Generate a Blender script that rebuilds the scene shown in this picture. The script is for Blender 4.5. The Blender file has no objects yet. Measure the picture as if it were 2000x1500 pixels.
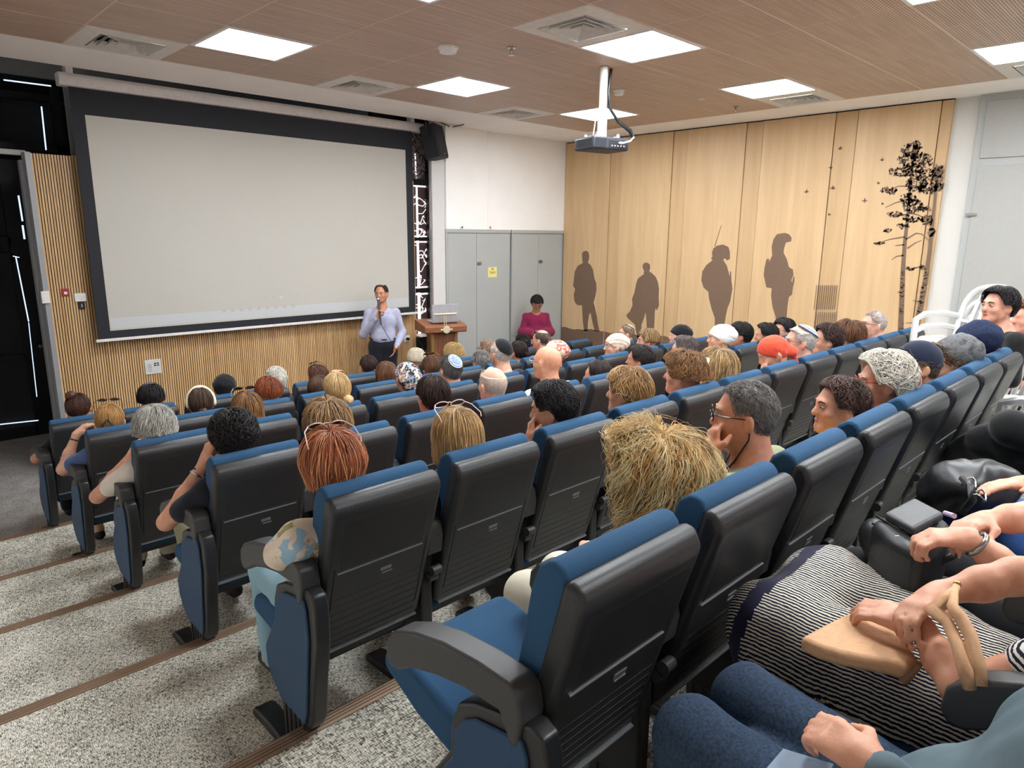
import bpy, bmesh, math, random
import numpy as np
from mathutils import Vector, Matrix
random.seed(7); rng = np.random.default_rng(7)
PI = math.pi
S = bpy.context.scene
COL = S.collection

# ---------------------------------------------------------------- camera
EYE = 2.505                              # lens height above the front floor
F_PX, YAW, PITCH, ROLL = 1335.56, 0.77328, 0.21578, 0.008883
fw = np.array([math.sin(YAW)*math.cos(PITCH), math.cos(YAW)*math.cos(PITCH), -math.sin(PITCH)])
rt0 = np.array([math.cos(YAW), -math.sin(YAW), 0.0]); up0 = np.cross(rt0, fw)
rt = rt0*math.cos(ROLL)+up0*math.sin(ROLL); up = -rt0*math.sin(ROLL)+up0*math.cos(ROLL)
cam = bpy.data.cameras.new('camera'); camo = bpy.data.objects.new('camera', cam); COL.objects.link(camo)
cam.sensor_width = 36; cam.lens = 36*F_PX/2000; cam.clip_start = 0.05
camo.matrix_world = Matrix([[rt[0], up[0], -fw[0], 0], [rt[1], up[1], -fw[1], 0], [rt[2], up[2], -fw[2], EYE], [0, 0, 0, 1]])
S.camera = camo
def at(x, y, axis, val):
    """point of the measured camera ray through photo pixel x,y on the plane axis=val (room metres)"""
    d = rt*(x-1000)/F_PX - up*(y-750)/F_PX + fw
    o = np.array([0, 0, EYE]); t = (val-o[axis])/d[axis]
    return Vector(o+d*t)

# ---------------------------------------------------------------- world, exposure
w = bpy.data.worlds.new('world'); S.world = w; w.use_nodes = True
w.node_tree.nodes['Background'].inputs[0].default_value = (0.8, 0.9, 1, 1)
w.node_tree.nodes['Background'].inputs[1].default_value = 0.25
S.view_settings.view_transform = 'Standard'; S.view_settings.look = 'None'
S.view_settings.gamma = 1; S.view_settings.exposure = 0.0
LAMP = 44.0
CY = S.cycles if hasattr(S, 'cycles') else None
if CY: CY.max_bounces = 7; CY.diffuse_bounces = 4; CY.use_denoising = True

# ---------------------------------------------------------------- room numbers
TS = 0.732                                # ceiling tile
GX, GY, CZ = 3.0146, 2.4227, 3.971        # grid origin and ceiling height
LV = dict(A=.815, B=.655, C=.49, D=.325, E=.16, F=0.0, G=.975, H=1.135)
NOSE = dict(H=-.15, G=.92, A=1.985, B=3.035, C=4.105, D=5.158, E=6.285)
FY = dict(G=.10, A=1.17, B=2.235, C=3.285, D=4.355, E=5.408, F=6.535)
XC = dict(G=1.16, A=1.14, B=1.21, C=1.245, D=1.225, E=1.22, F=1.215)
WP = dict(G=.512, A=.519, B=.512, C=.512, D=.512, E=.512, F=.512)
MX, CABY, SCY, SLY = 8.85, 7.83, 8.0, 8.14  # mural wall, cabinet wall, screen, slat wall
DOORY = 10.05

# ---------------------------------------------------------------- material helpers
def lin(c):
    if isinstance(c, str):
        c = [int(c[i:i+2], 16)/255 for i in (0, 2, 4)]
    return tuple(((v+0.055)/1.055)**2.4 if v > 0.04045 else v/12.92 for v in c)+(1,)
MC = {}
class NT:
    def __init__(s, name):
        s.m = bpy.data.materials.new(name); s.m.use_nodes = True; s.t = s.m.node_tree
        s.b = s.t.nodes['Principled BSDF']
    def n(s, typ, **k):
        nd = s.t.nodes.new(typ)
        for a, v in k.items():
            if a in nd.inputs: nd.inputs[a].default_value = v
            else: setattr(nd, a, v)
        return nd
    def l(s, a, b): s.t.links.new(a, b)
    def coord(s, scale=(1, 1, 1), out='Object', rot=(0, 0, 0)):
        c = s.n('ShaderNodeTexCoord'); m = s.n('ShaderNodeMapping'); m.inputs['Scale'].default_value = scale
        m.inputs['Rotation'].default_value = rot
        s.l(c.outputs[out], m.inputs[0]); return m.outputs[0]
    def ramp(s, fac, stops, interp='LINEAR'):
        r = s.n('ShaderNodeValToRGB'); e = r.color_ramp.elements; r.color_ramp.interpolation = interp
        while len(e) < len(stops): e.new(0.5)
        for i, (p, c) in enumerate(stops): e[i].position = p; e[i].color = lin(c) if not (isinstance(c, tuple) and len(c) == 4) else c
        s.l(fac, r.inputs[0]); return r.outputs[0]
    def bump(s, h, strength=.3, dist=.01):
        b = s.n('ShaderNodeBump', Strength=strength, Distance=dist); s.l(h, b.inputs['Height']); s.l(b.outputs[0], s.b.inputs['Normal'])
def plain(name, col, rough=.6, metal=0, spec=.5, nz=.06, scale=20, bump=0, sheen=0, sss=0):
    if name in MC: return MC[name]
    t = NT(name); c = lin(col)
    no = t.n('ShaderNodeTexNoise', Scale=scale, Detail=4.0); t.l(t.coord(), no.inputs['Vector'])
    hi = tuple(min(1, v*(1+nz)+nz*.02) for v in c[:3])+(1,); lo = tuple(v*(1-nz) for v in c[:3])+(1,)
    t.l(t.ramp(no.outputs[0], [(.3, lo), (.7, hi)]), t.b.inputs['Base Color'])
    t.b.inputs['Roughness'].default_value = rough; t.b.inputs['Metallic'].default_value = metal
    t.b.inputs['Specular IOR Level'].default_value = spec
    if sheen: t.b.inputs['Sheen Weight'].default_value = sheen
    if sss:
        t.b.inputs['Subsurface Weight'].default_value = sss; t.b.inputs['Subsurface Radius'].default_value = (.012, .005, .003)
        t.b.inputs['Subsurface Scale'].default_value = 1.0
    if bump: t.bump(no.outputs[0], bump, .004)
    MC[name] = t.m; return t.m
def emit(name, col, strength):
    if name in MC: return MC[name]
    t = NT(name); t.b.inputs['Emission Color'].default_value = lin(col); t.b.inputs['Emission Strength'].default_value = strength
    t.b.inputs['Base Color'].default_value = lin(col); MC[name] = t.m; return t.m
def fabric(col, nz=.12, scale=400, rough=.9, sheen=.15):
    return plain('fabric '+str(col), col, rough, nz=nz, scale=scale, bump=.25, sheen=sheen, spec=.2)
def pattern(name, kind, cols, scale=1.0):
    if name in MC: return MC[name]
    t = NT(name)
    if kind == 'stripe':          # thin lines; direction set by scale tuple
        w_ = t.n('ShaderNodeTexWave', Scale=scale[0], Distortion=scale[1], Detail=2.0); w_.inputs['Detail Scale'].default_value = 1.5
        w_.bands_direction = scale[2]; t.l(t.coord(rot=scale[4] if len(scale) > 4 else (0, 0, 0)), w_.inputs['Vector'])
        t.l(t.ramp(w_.outputs[0], [(scale[3], cols[0]), (scale[3]+.08, cols[1])]), t.b.inputs['Base Color'])
    elif kind == 'flower':
        v = t.n('ShaderNodeTexVoronoi', Scale=scale); t.l(t.coord(), v.inputs['Vector'])
        r1 = t.ramp(v.outputs['Distance'], [(.0, cols[1]), (.16, cols[1]), (.2, cols[2]), (.42, cols[2]), (.47, cols[0]), (1, cols[0])])
        v2 = t.n('ShaderNodeTexVoronoi', Scale=scale*.45); t.l(t.coord(), v2.inputs['Vector'])
        r2 = t.ramp(v2.outputs['Color'], [(0, cols[0]), (.35, cols[3]), (.6, cols[4]), (.8, cols[0])], 'CONSTANT')
        no = t.n('ShaderNodeTexNoise', Scale=scale*1.2, Detail=3.0); t.l(t.coord(), no.inputs['Vector'])
        mm = t.n('ShaderNodeMath', operation='GREATER_THAN'); mm.inputs[1].default_value = .47; t.l(no.outputs[0], mm.inputs[0])
        mx = t.n('ShaderNodeMix', data_type='RGBA'); t.l(mm.outputs[0], mx.inputs['Factor']); t.l(r1, mx.inputs['A']); t.l(r2, mx.inputs['B'])
        t.l(mx.outputs['Result'], t.b.inputs['Base Color'])
    elif kind == 'dots':
        v = t.n('ShaderNodeTexVoronoi', Scale=scale); v.inputs['Randomness'].default_value = 0.0; t.l(t.coord(), v.inputs['Vector'])
        t.l(t.ramp(v.outputs['Distance'], [(.0, cols[1]), (.22, cols[1]), (.27, cols[0])]), t.b.inputs['Base Color'])
    elif kind == 'mottle':
        v = t.n('ShaderNodeTexNoise', Scale=scale, Detail=6.0, Distortion=.35); t.l(t.coord(), v.inputs['Vector'])
        st = [(.32+.36*i/max(1, len(cols)-1), c) for i, c in enumerate(cols)]
        t.l(t.ramp(v.outputs[0], st), t.b.inputs['Base Color'])
    t.b.inputs['Roughness'].default_value = .85; t.b.inputs['Specular IOR Level'].default_value = .2
    MC[name] = t.m; return t.m
def wood(name, c0, c1, scale=(30, 30, 1.5), rough=.45, w_=.5, coord='Object', bump=.05):
    if name in MC: return MC[name]
    t = NT(name); no = t.n('ShaderNodeTexNoise', Scale=1.0, Detail=6.0, Distortion=.6); t.l(t.coord(scale, coord), no.inputs['Vector'])
    n2 = t.n('ShaderNodeTexNoise', Scale=.35, Detail=3.0, Distortion=1.2); t.l(t.coord(scale, coord), n2.inputs['Vector'])
    ad = t.n('ShaderNodeMath', operation='ADD'); t.l(no.outputs[0], ad.inputs[0]); t.l(n2.outputs[0], ad.inputs[1])
    h = t.n('ShaderNodeMath', operation='MULTIPLY'); h.inputs[1].default_value = .5; t.l(ad.outputs[0], h.inputs[0])
    t.l(t.ramp(h.outputs[0], [(.35, c0), (.65, c1)]), t.b.inputs['Base Color'])
    t.b.inputs['Roughness'].default_value = rough; t.bump(h.outputs[0], bump, .002); MC[name] = t.m; return t.m
def skin(tone):
    n = 'skin '+tone
    if n in MC: return MC[n]
    t = NT(n); c = lin(tone)
    no = t.n('ShaderNodeTexNoise', Scale=35.0, Detail=5.0); t.l(t.coord(), no.inputs['Vector'])
    a = (c[0]*.90, c[1]*.80, c[2]*.78, 1); b = (min(1, c[0]*1.05), c[1]*1.08, c[2]*1.08, 1)
    t.l(t.ramp(no.outputs[0], [(.3, a), (.7, b)]), t.b.inputs['Base Color'])
    t.b.inputs['Roughness'].default_value = .5; t.b.inputs['Subsurface Weight'].default_value = .12
    t.b.inputs['Subsurface Radius'].default_value = (.01, .004, .002); t.b.inputs['Subsurface Scale'].default_value = 1.0
    n2 = t.n('ShaderNodeTexNoise', Scale=220.0, Detail=3.0); t.l(t.coord(), n2.inputs['Vector']); t.bump(n2.outputs[0], .15, .002)
    MC[n] = t.m; return t.m
def hairmat(col, rough=.42, var=.45):
    n = 'hair '+col
    if n in MC: return MC[n]
    t = NT(n); c = lin(col)
    no = t.n('ShaderNodeTexNoise', Scale=1.0, Detail=5.0); t.l(t.coord((90, 90, 8)), no.inputs['Vector'])
    n2 = t.n('ShaderNodeTexNoise', Scale=14.0, Detail=3.0); t.l(t.coord(), n2.inputs['Vector'])
    ad = t.n('ShaderNodeMath', operation='ADD'); t.l(no.outputs[0], ad.inputs[0]); t.l(n2.outputs[0], ad.inputs[1])
    h = t.n('ShaderNodeMath', operation='MULTIPLY'); h.inputs[1].default_value = .5; t.l(ad.outputs[0], h.inputs[0])
    if max(c[:3]) > .35: var = .22
    lo = tuple(v*(1-var) for v in c[:3])+(1,); hi = tuple(min(1, v*(1+var)) for v in c[:3])+(1,)
    t.l(t.ramp(h.outputs[0], [(.36, lo), (.62, hi)]), t.b.inputs['Base Color'])
    t.b.inputs['Roughness'].default_value = rough; t.b.inputs['Specular IOR Level'].default_value = .35
    MC[n] = t.m; return t.m

# ---------------------------------------------------------------- mesh helpers
class MB:
    def __init__(s): s.v = []; s.f = []; s.mi = []
    def add(s, vs, fs, mi=0):
        o = len(s.v); s.v += [tuple(p) for p in vs]; s.f += [tuple(i+o for i in f) for f in fs]; s.mi += [mi]*len(fs); return s
    def box(s, a, b, mi=0, M=None):
        x0, y0, z0 = a; x1, y1, z1 = b
        vs = [Vector(p) for p in ((x0,y0,z0),(x1,y0,z0),(x1,y1,z0),(x0,y1,z0),(x0,y0,z1),(x1,y0,z1),(x1,y1,z1),(x0,y1,z1))]
        if M is not None: vs = [M @ p for p in vs]
        return s.add(vs, [(0,3,2,1),(4,5,6,7),(0,1,5,4),(1,2,6,5),(2,3,7,6),(3,0,4,7)], mi)
    def prism(s, poly, a, b, axis=0, mi=0):
        """polygon (list of 2D) extruded along axis from a to b; other two axes in order"""
        def P(u, v, w_): return [(w_, u, v), (u, w_, v), (u, v, w_)][axis]
        n = len(poly); vs = [P(u, v, a) for u, v in poly]+[P(u, v, b) for u, v in poly]
        fs = [tuple(range(n))[::-1], tuple(range(n, 2*n))]+[(i, (i+1) % n, n+(i+1) % n, n+i) for i in range(n)]
        return s.add(vs, fs, mi)
    def tube(s, pts, r, k=8, mi=0, cap=True):
        pts = [Vector(p) for p in pts]; n = len(pts); rs = r if hasattr(r, '__len__') else [r]*n
        vs = []; t = (pts[1]-pts[0]).normalized(); u = t.orthogonal().normalized()
        for i, p in enumerate(pts):
            t = (pts[min(i+1, n-1)]-pts[max(i-1, 0)])
            t = t.normalized() if t.length > 1e-9 else Vector((0, 0, 1))
            u = (u-t*u.dot(t)); u = u.normalized() if u.length > 1e-6 else t.orthogonal().normalized(); w_ = t.cross(u)
            for j in range(k):
                a = 2*PI*j/k; vs.append(p+(u*math.cos(a)+w_*math.sin(a))*rs[i])
        fs = [(i*k+j, i*k+(j+1) % k, (i+1)*k+(j+1) % k, (i+1)*k+j) for i in range(n-1) for j in range(k)]
        if cap: fs += [tuple(range(k))[::-1], tuple((n-1)*k+j for j in range(k))]
        return s.add(vs, fs, mi)
    def ell(s, c, r, M=None, nu=16, nv=10, mi=0):
        vs = []; c = Vector(c)
        for i in range(nv+1):
            th = PI*i/nv
            for j in range(nu):
                a = 2*PI*j/nu; p = Vector((r[0]*math.sin(th)*math.cos(a), r[1]*math.sin(th)*math.sin(a), r[2]*math.cos(th)))
                if M is not None: p = M @ p
                vs.append(c+p)
        fs = [(i*nu+j, (i+1)*nu+j, (i+1)*nu+(j+1) % nu, i*nu+(j+1) % nu) for i in range(nv) for j in range(nu)]
        return s.add(vs, fs, mi)
    def disc(s, c, r, h, axis=2, k=24, mi=0, r2=None):
        r2 = r if r2 is None else r2; ps = []
        for zz, rr in ((0, r), (h, r2)):
            for j in range(k):
                a = 2*PI*j/k; u, v = rr*math.cos(a), rr*math.sin(a)
                ps.append(tuple(np.array(c)+np.array([(zz, u, v), (u, zz, v), (u, v, zz)][axis])))
        fs = [tuple(range(k))[::-1], tuple(range(k, 2*k))]+[(j, (j+1) % k, k+(j+1) % k, k+j) for j in range(k)]
        return s.add(ps, fs, mi)
def link(o, parent=None, loc=None, rot=None):
    COL.objects.link(o)
    if parent is not None: o.parent = parent
    if loc is not None: o.location = loc
    if rot is not None: o.rotation_euler = rot
    return o
def mesh_from(name, vs, fs, mats, mi=None, smooth=40):
    me = bpy.data.meshes.new(name); me.from_pydata([tuple(v) for v in vs] if not isinstance(vs, np.ndarray) else vs.tolist(), [], fs if isinstance(fs, list) else fs.tolist())
    for m in (mats if isinstance(mats, (list, tuple)) else [mats]): me.materials.append(m)
    if mi is not None and len(set(mi)) > 1: me.polygons.foreach_set('material_index', np.array(mi, dtype=np.int32))
    if smooth:
        me.polygons.foreach_set('use_smooth', np.ones(len(me.polygons), dtype=bool))
        if smooth < 180: me.set_sharp_from_angle(angle=math.radians(smooth))
    me.validate(); me.update(); return me
def fixn(me):
    bm = bmesh.new(); bm.from_mesh(me); bmesh.ops.recalc_face_normals(bm, faces=bm.faces); bm.to_mesh(me); bm.free()
def obj(name, mb, mats, parent=None, loc=None, rot=None, smooth=40, bevel=0, seg=2, **tags):
    me = mesh_from(name, mb.v, mb.f, mats, mb.mi, smooth); fixn(me)
    o = link(bpy.data.objects.new(name, me), parent, loc, rot)
    if bevel:
        b = o.modifiers.new('bevel', 'BEVEL'); b.width = bevel; b.segments = seg; b.limit_method = 'ANGLE'; b.angle_limit = math.radians(35)
    for k, v in tags.items(): o[k] = v
    return o
def tag(o, label, cat, group=None, kind=None):
    o['label'] = label; o['category'] = cat
    if group: o['group'] = group
    if kind: o['kind'] = kind
    return o
def empty(name, loc, rz=0):
    o = bpy.data.objects.new(name, None); o.empty_display_size = .1; link(o, None, loc, (0, 0, rz)); return o
def struct(o): o['kind'] = 'structure'; return o

# ---------------------------------------------------------------- organic surface builder (signed distance + surface nets)
def rotz(a): return Matrix.Rotation(a, 3, 'Z')
class SDF:
    def __init__(s): s.p = []
    def cone(s, a, b, ra, rb, k=.02, sub=False): s.p.append(('c', np.array(a, float), np.array(b, float), ra, rb, k, sub, None)); return s
    def path(s, pts, rs, k=.02):
        for i in range(len(pts)-1): s.cone(pts[i], pts[i+1], rs[i], rs[i+1], k)
        return s
    def ell(s, c, r, k=.02, sub=False, M=None): s.p.append(('e', np.array(c, float), np.array(r, float), 0, 0, k, sub, None if M is None else np.array(M, float))); return s
    def xform(s, R, t):
        """rotate/translate all primitives"""
        R = np.array(R, float); t = np.array(t, float); q = SDF()
        for ty, a, b, ra, rb, k, sub, M in s.p:
            if ty == 'c': q.p.append((ty, R@a+t, R@b+t, ra, rb, k, sub, M))
            else: q.p.append((ty, R@a+t, b, ra, rb, k, sub, R if M is None else R@M))
        return q
    def __add__(s, o): q = SDF(); q.p = s.p+o.p; return q
    def mesh(s, res, cutz=None, cutfn=None):
        lo = np.full(3, 1e9); hi = -lo; bb = []
        for ty, a, b, ra, rb, k, sub, M in s.p:
            if ty == 'c': l = np.minimum(a-ra, b-rb); h = np.maximum(a+ra, b+rb)
            else: m = max(b) if M is not None else b; l = a-m; h = a+m
            bb.append((l, h))
            if not sub: lo = np.minimum(lo, l); hi = np.maximum(hi, h)
        lo = lo-2.5*res; n = np.ceil((hi+2.5*res-lo)/res).astype(int)+1
        D = np.full(n, .2, dtype=np.float32)
        for (ty, a, b, ra, rb, k, sub, M), (l, h) in zip(s.p, bb):
            i0 = np.clip(np.floor((l-k-2*res-lo)/res).astype(int), 0, n); i1 = np.clip(np.ceil((h+k+2*res-lo)/res).astype(int)+1, 0, n)
            if np.any(i1 <= i0): continue
            X, Y, Z = [lo[q]+res*np.arange(i0[q], i1[q]) for q in range(3)]
            P = np.stack(np.meshgrid(X, Y, Z, indexing='ij'), -1)
            if ty == 'c':
                ab = b-a; L2 = ab@ab+1e-12; t = np.clip(((P-a)@ab)/L2, 0, 1)
                d = np.sqrt(np.sum((P-a-t[..., None]*ab)**2, -1))-(ra+(rb-ra)*t)
            else:
                q = P-a
                if M is not None: q = q@M
                k0 = np.sqrt(np.sum((q/b)**2, -1)); k1 = np.sqrt(np.sum((q/b**2)**2, -1))+1e-9
                d = k0*(k0-1)/k1; d = np.where(k0 < 1e-3, -min(b), d)
            sl = tuple(slice(i0[q], i1[q]) for q in range(3)); E0 = D[sl]
            if not sub:
                hh = np.maximum(k-np.abs(E0-d), 0)/k; D[sl] = np.minimum(E0, d)-hh*hh*k*.25
            else:
                d = -d; hh = np.maximum(k-np.abs(E0-d), 0)/k; D[sl] = np.maximum(E0, d)+hh*hh*k*.25
        if cutfn is not None:
            X, Y, Z = [lo[q]+res*np.arange(n[q]) for q in range(3)]
            G = np.stack(np.meshgrid(X, Y, Z, indexing='ij'), -1); D = np.maximum(D, cutfn(G))
        D[0] = D[-1] = .2; D[:, 0] = D[:, -1] = .2; D[:, :, 0] = D[:, :, -1] = .2
        ins = D < 0
        c = np.zeros(np.array(D.shape)-1, dtype=np.int8); cs = {}
        for dx in (0, 1):
            for dy in (0, 1):
                for dz in (0, 1):
                    sub_ = ins[dx:D.shape[0]-1+dx, dy:D.shape[1]-1+dy, dz:D.shape[2]-1+dz]; c += sub_
        act = (c > 0) & (c < 8); idx = np.argwhere(act)
        if len(idx) == 0: return np.zeros((0, 3)), np.zeros((0, 4), int)
        num = np.zeros((len(idx), 3)); cnt = np.zeros(len(idx))
        for ax in range(3):
            o1, o2 = [q for q in range(3) if q != ax]
            for u in (0, 1):
                for v in (0, 1):
                    A = idx.copy(); A[:, o1] += u; A[:, o2] += v; B = A.copy(); B[:, ax] += 1
                    da = D[A[:, 0], A[:, 1], A[:, 2]]; db = D[B[:, 0], B[:, 1], B[:, 2]]; cr = (da < 0) != (db < 0)
                    t = np.where(cr, da/np.where(da-db == 0, 1, da-db), 0)
                    p = (A-idx).astype(float); p[:, ax] += t; num += p*cr[:, None]; cnt += cr
        vs = lo+res*(idx+num/cnt[:, None])
        vid = -np.ones(act.shape, dtype=np.int64); vid[idx[:, 0], idx[:, 1], idx[:, 2]] = np.arange(len(idx))
        F = []
        for ax in range(3):
            o1, o2 = (ax+1) % 3, (ax+2) % 3
            s0 = [slice(0, -1)]*3; s1 = [slice(0, -1)]*3; s0[ax] = slice(0, -1); s1[ax] = slice(1, None)
            s0[o1] = s0[o2] = s1[o1] = s1[o2] = slice(1, -1)
            a = ins[tuple(s0)]; b = ins[tuple(s1)]; e = np.argwhere(a != b)
            if len(e) == 0: continue
            fl = a[e[:, 0], e[:, 1], e[:, 2]]; e = e.copy(); e[:, o1] += 1; e[:, o2] += 1
            def g(u, v):
                q = e.copy(); q[:, o1] -= u; q[:, o2] -= v; return vid[q[:, 0], q[:, 1], q[:, 2]]
            Q = np.stack([g(1, 1), g(0, 1), g(0, 0), g(1, 0)], 1); Q[~fl] = Q[~fl][:, ::-1]; F.append(Q)
        return vs, np.concatenate(F)
_wd = rng.normal(size=(10, 3)); _wd /= np.linalg.norm(_wd, axis=1)[:, None]; _wp = rng.uniform(0, 6.28, 10)
def wob(v, freq, seed=0):
    o = np.zeros(len(v))
    for i in range(6):
        q = v+.012*np.sin(v[:, [1, 2, 0]]*freq*.7+seed)
        o += np.sin(q@_wd[(i+seed) % 10]*freq*(1+.35*i)+_wp[i]+seed)/(1+.35*i)
    return o/3
def vnormals(vs, fs):
    n = np.cross(vs[fs[:, 2]]-vs[fs[:, 0]], vs[fs[:, 3]]-vs[fs[:, 1]]); N = np.zeros_like(vs)
    for j in range(4): np.add.at(N, fs[:, j], n)
    return N/(np.linalg.norm(N, axis=1)[:, None]+1e-12)
def soft(name, sdf, res, mats, parent=None, loc=None, wr=0, wf=40, seed=0, cutfn=None, matfn=None, stretch=None):
    vs, fs = sdf.mesh(res, cutfn=cutfn)
    if wr:
        N = vnormals(vs, fs); q = vs if stretch is None else vs*np.array(stretch)
        vs = vs+N*(wr*wob(q, wf, seed))[:, None]
    mi = None
    if matfn is not None: mi = matfn(vs[fs].mean(1)).astype(int)
    me = mesh_from(name, vs, fs, mats, mi, 180)
    return link(bpy.data.objects.new(name, me), parent, loc)
# ================================================================ ROOM
M_white = plain('white paint', 'F3F0EC', .8, nz=.02, scale=3)
M_soff = plain('soffit paint', 'F6F1EC', .8, nz=.02, scale=3)
M_grey = plain('grey aluminium', '9A9C9F', .45, metal=.2, nz=.03)
M_cab = plain('grey laminate', 'A9ABA8', .55, nz=.025, scale=2)
M_black = plain('black frame', '16181B', .4)
M_shade = plain('black roller shade', '2A2A2C', .9, nz=.15, scale=3)
M_dark = plain('dark gap', '0A0A0A', .9)
# carpet
def carpet(name, cols, sc=1.0):
    t = NT(name)
    a = t.n('ShaderNodeTexNoise', Scale=1.0, Detail=3.0); t.l(t.coord((50*sc, 330*sc, 90)), a.inputs['Vector'])
    b = t.n('ShaderNodeTexNoise', Scale=1.0, Detail=3.0); t.l(t.coord((330*sc, 50*sc, 90)), b.inputs['Vector'])
    c = t.n('ShaderNodeTexNoise', Scale=7.0, Detail=3.0); t.l(t.coord(), c.inputs['Vector'])
    m = t.n('ShaderNodeMath', operation='ADD'); t.l(a.outputs[0], m.inputs[0]); t.l(b.outputs[0], m.inputs[1])
    c2 = t.n('ShaderNodeMath', operation='MULTIPLY_ADD'); c2.inputs[1].default_value = .22; t.l(c.outputs[0], c2.inputs[0]); t.l(m.outputs[0], c2.inputs[2])
    h = t.n('ShaderNodeMath', operation='MULTIPLY'); h.inputs[1].default_value = .45; t.l(c2.outputs[0], h.inputs[0])
    t.l(t.ramp(h.outputs[0], [(.42, cols[0]), (.475, cols[1]), (.525, cols[2]), (.59, cols[3])]), t.b.inputs['Base Color'])
    t.b.inputs['Roughness'].default_value = .95; t.b.inputs['Specular IOR Level'].default_value = .1; t.bump(h.outputs[0], .5, .006)
    return t.m
M_carpet = carpet('woven beige carpet', ['454138', 'A19D91', 'D8D4C5', 'F4F0E4'])
M_carpet0 = carpet('woven grey carpet', ['575450', '8F8B87', 'AAA5A2', 'C6C2BE'])
M_nose = plain('ribbed bronze step edging', '8A6F58', .5, metal=.3)
M_nosed = plain('rubber step insert', '3C332C', .8)

mb = MB(); mb.box((-1.2, NOSE['E'], -.2), (9.2, 10.3, 0)); struct(obj('floor', mb, M_carpet0))
steps = ['E', 'D', 'C', 'B', 'A', 'G', 'H']
mb = MB()
for i, r in enumerate(steps):
    y1 = NOSE[r]; y0 = NOSE[steps[i+1]] if i+1 < len(steps) else -3.6
    mb.box((-.9, y0, -.2), (MX, y1, LV[r]))
st = struct(obj('floor_tiers', mb, M_carpet)); 
for i, r in enumerate(steps):
    m = MB(); y = NOSE[r]; z = LV[r]
    prof = [(y-.055, z), (y-.055, z+.004), (y-.046, z+.009), (y-.040, z+.004), (y-.031, z+.009), (y-.025, z+.004), (y-.016, z+.009), (y-.010, z+.004), (y-.004, z+.009), (y+.006, z+.006), (y+.006, z-.03), (y, z-.03), (y, z)]
    m.prism(prof, -.9, MX, 0, 0)
    for k in (.043, .028, .013): m.box((-.9, y-k-.003, z+.0045), (MX, y-k+.003, z+.0072), 1)
    struct(obj('trim_%d' % (i+1), m, [M_nose, M_nosed], smooth=0))
# walls
mb = MB(); mb.box((-1.0, -3.7, 0), (-.9, 10.3, 4.6)); struct(obj('wall_left', mb, M_white))
mb = MB(); mb.box((-1.0, -3.8, 0), (9.6, -3.6, 4.6)); struct(obj('wall_back', mb, M_white))
mb = MB(); mb.box((MX+.03, -3.7, -.2), (MX+.2, 8.2, 4.6)); struct(obj('wall_right', mb, plain('right wall paint', 'CFCCC6', .8, nz=.02, scale=3)))
# cabinet wall block (front right) : white wall above cabinets, with a vertical joint
cx0 = at(871, 400, 1, CABY).x
ctop = at(1000, 449, 1, CABY).z
mb = MB(); mb.box((cx0, CABY, ctop), (MX+.03, CABY+1.2, 4.6)); mb.box((cx0-.004, CABY-.012, ctop), (cx0+.04, CABY+.2, 4.0))
xj = at(953, 300, 1, CABY).x
mb.box((xj-.012, CABY-.006, ctop), (xj+.012, CABY+.002, 4.0))
struct(obj('wall_front', mb, M_white, smooth=0))
mb = MB(); mb.box((at(846, 500, 1, CABY+.02).x, CABY+.02, 0), (cx0-.002, CABY+.05, 4.6))
struct(obj('wall_reveal', mb, plain('pillar paint', 'D2CFCC', .8, nz=.02), smooth=0))
mb = MB(); mb.box((cx0+.05, CABY+.5, 0), (MX+.03, CABY+.6, ctop)); struct(obj('wall_niche', mb, M_cab))
# glazed wall far left and behind slats
mb = MB(); mb.box((-1.1, DOORY+.12, 0), (7.5, DOORY+.3, 4.8)); struct(obj('wall_glazed', mb, M_shade))
# ---------------- ceiling
def ceil_mat():
    t = NT('perforated wood veneer tile')
    c = t.n('ShaderNodeTexCoord'); sx = t.n('ShaderNodeSeparateXYZ'); t.l(c.outputs['Object'], sx.inputs[0])
    no = t.n('ShaderNodeTexNoise', Scale=1.0, Detail=5.0); t.l(t.coord((1.5, 30, 30)), no.inputs['Vector'])
    n2 = t.n('ShaderNodeTexNoise', Scale=1.2, Detail=2.0); t.l(t.coord(), n2.inputs['Vector'])
    base = t.ramp(no.outputs[0], [(.3, 'BDA493'), (.7, 'D6BDA8')])
    wv = t.n('ShaderNodeMath', operation='MULTIPLY'); wv.inputs[1].default_value = 2*PI/.0183; t.l(sx.outputs['Y'], wv.inputs[0])
    sn = t.n('ShaderNodeMath', operation='SINE'); t.l(wv.outputs[0], sn.inputs[0])
    g = t.n('ShaderNodeMath', operation='GREATER_THAN'); g.inputs[1].default_value = .72; t.l(sn.outputs[0], g.inputs[0])
    mx = t.n('ShaderNodeMix', data_type='RGBA'); t.l(g.outputs[0], mx.inputs['Factor']); t.l(base, mx.inputs['A']); mx.inputs['B'].default_value = lin('6E5443')
    t.l(mx.outputs['Result'], t.b.inputs['Base Color']); t.b.inputs['Roughness'].default_value = .5
    return t.m
M_tile = ceil_mat(); M_tee = plain('ceiling grid tee', 'DCC4B2', .6)
LIGHTS = [(i, j) for i in (-4, -1, 2, 5) for j in (4, 1, -2, -5)]
LIGHTS = [l for l in LIGHTS if l[0] > -4]  # panels out of view carry on the grid, added to light the room
VENTS = [(-2, 5), (1, 5), (4, 5), (1, 1), (6, 1), (6, -2), (-3, 1)]
gx = lambda i: GX+TS*i
gy = lambda j: GY+TS*j
mb = MB(); g = .007
holes = set(LIGHTS) | set(VENTS)
I0, I1, J0, J1 = -5, 7, -8, 6
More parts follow.
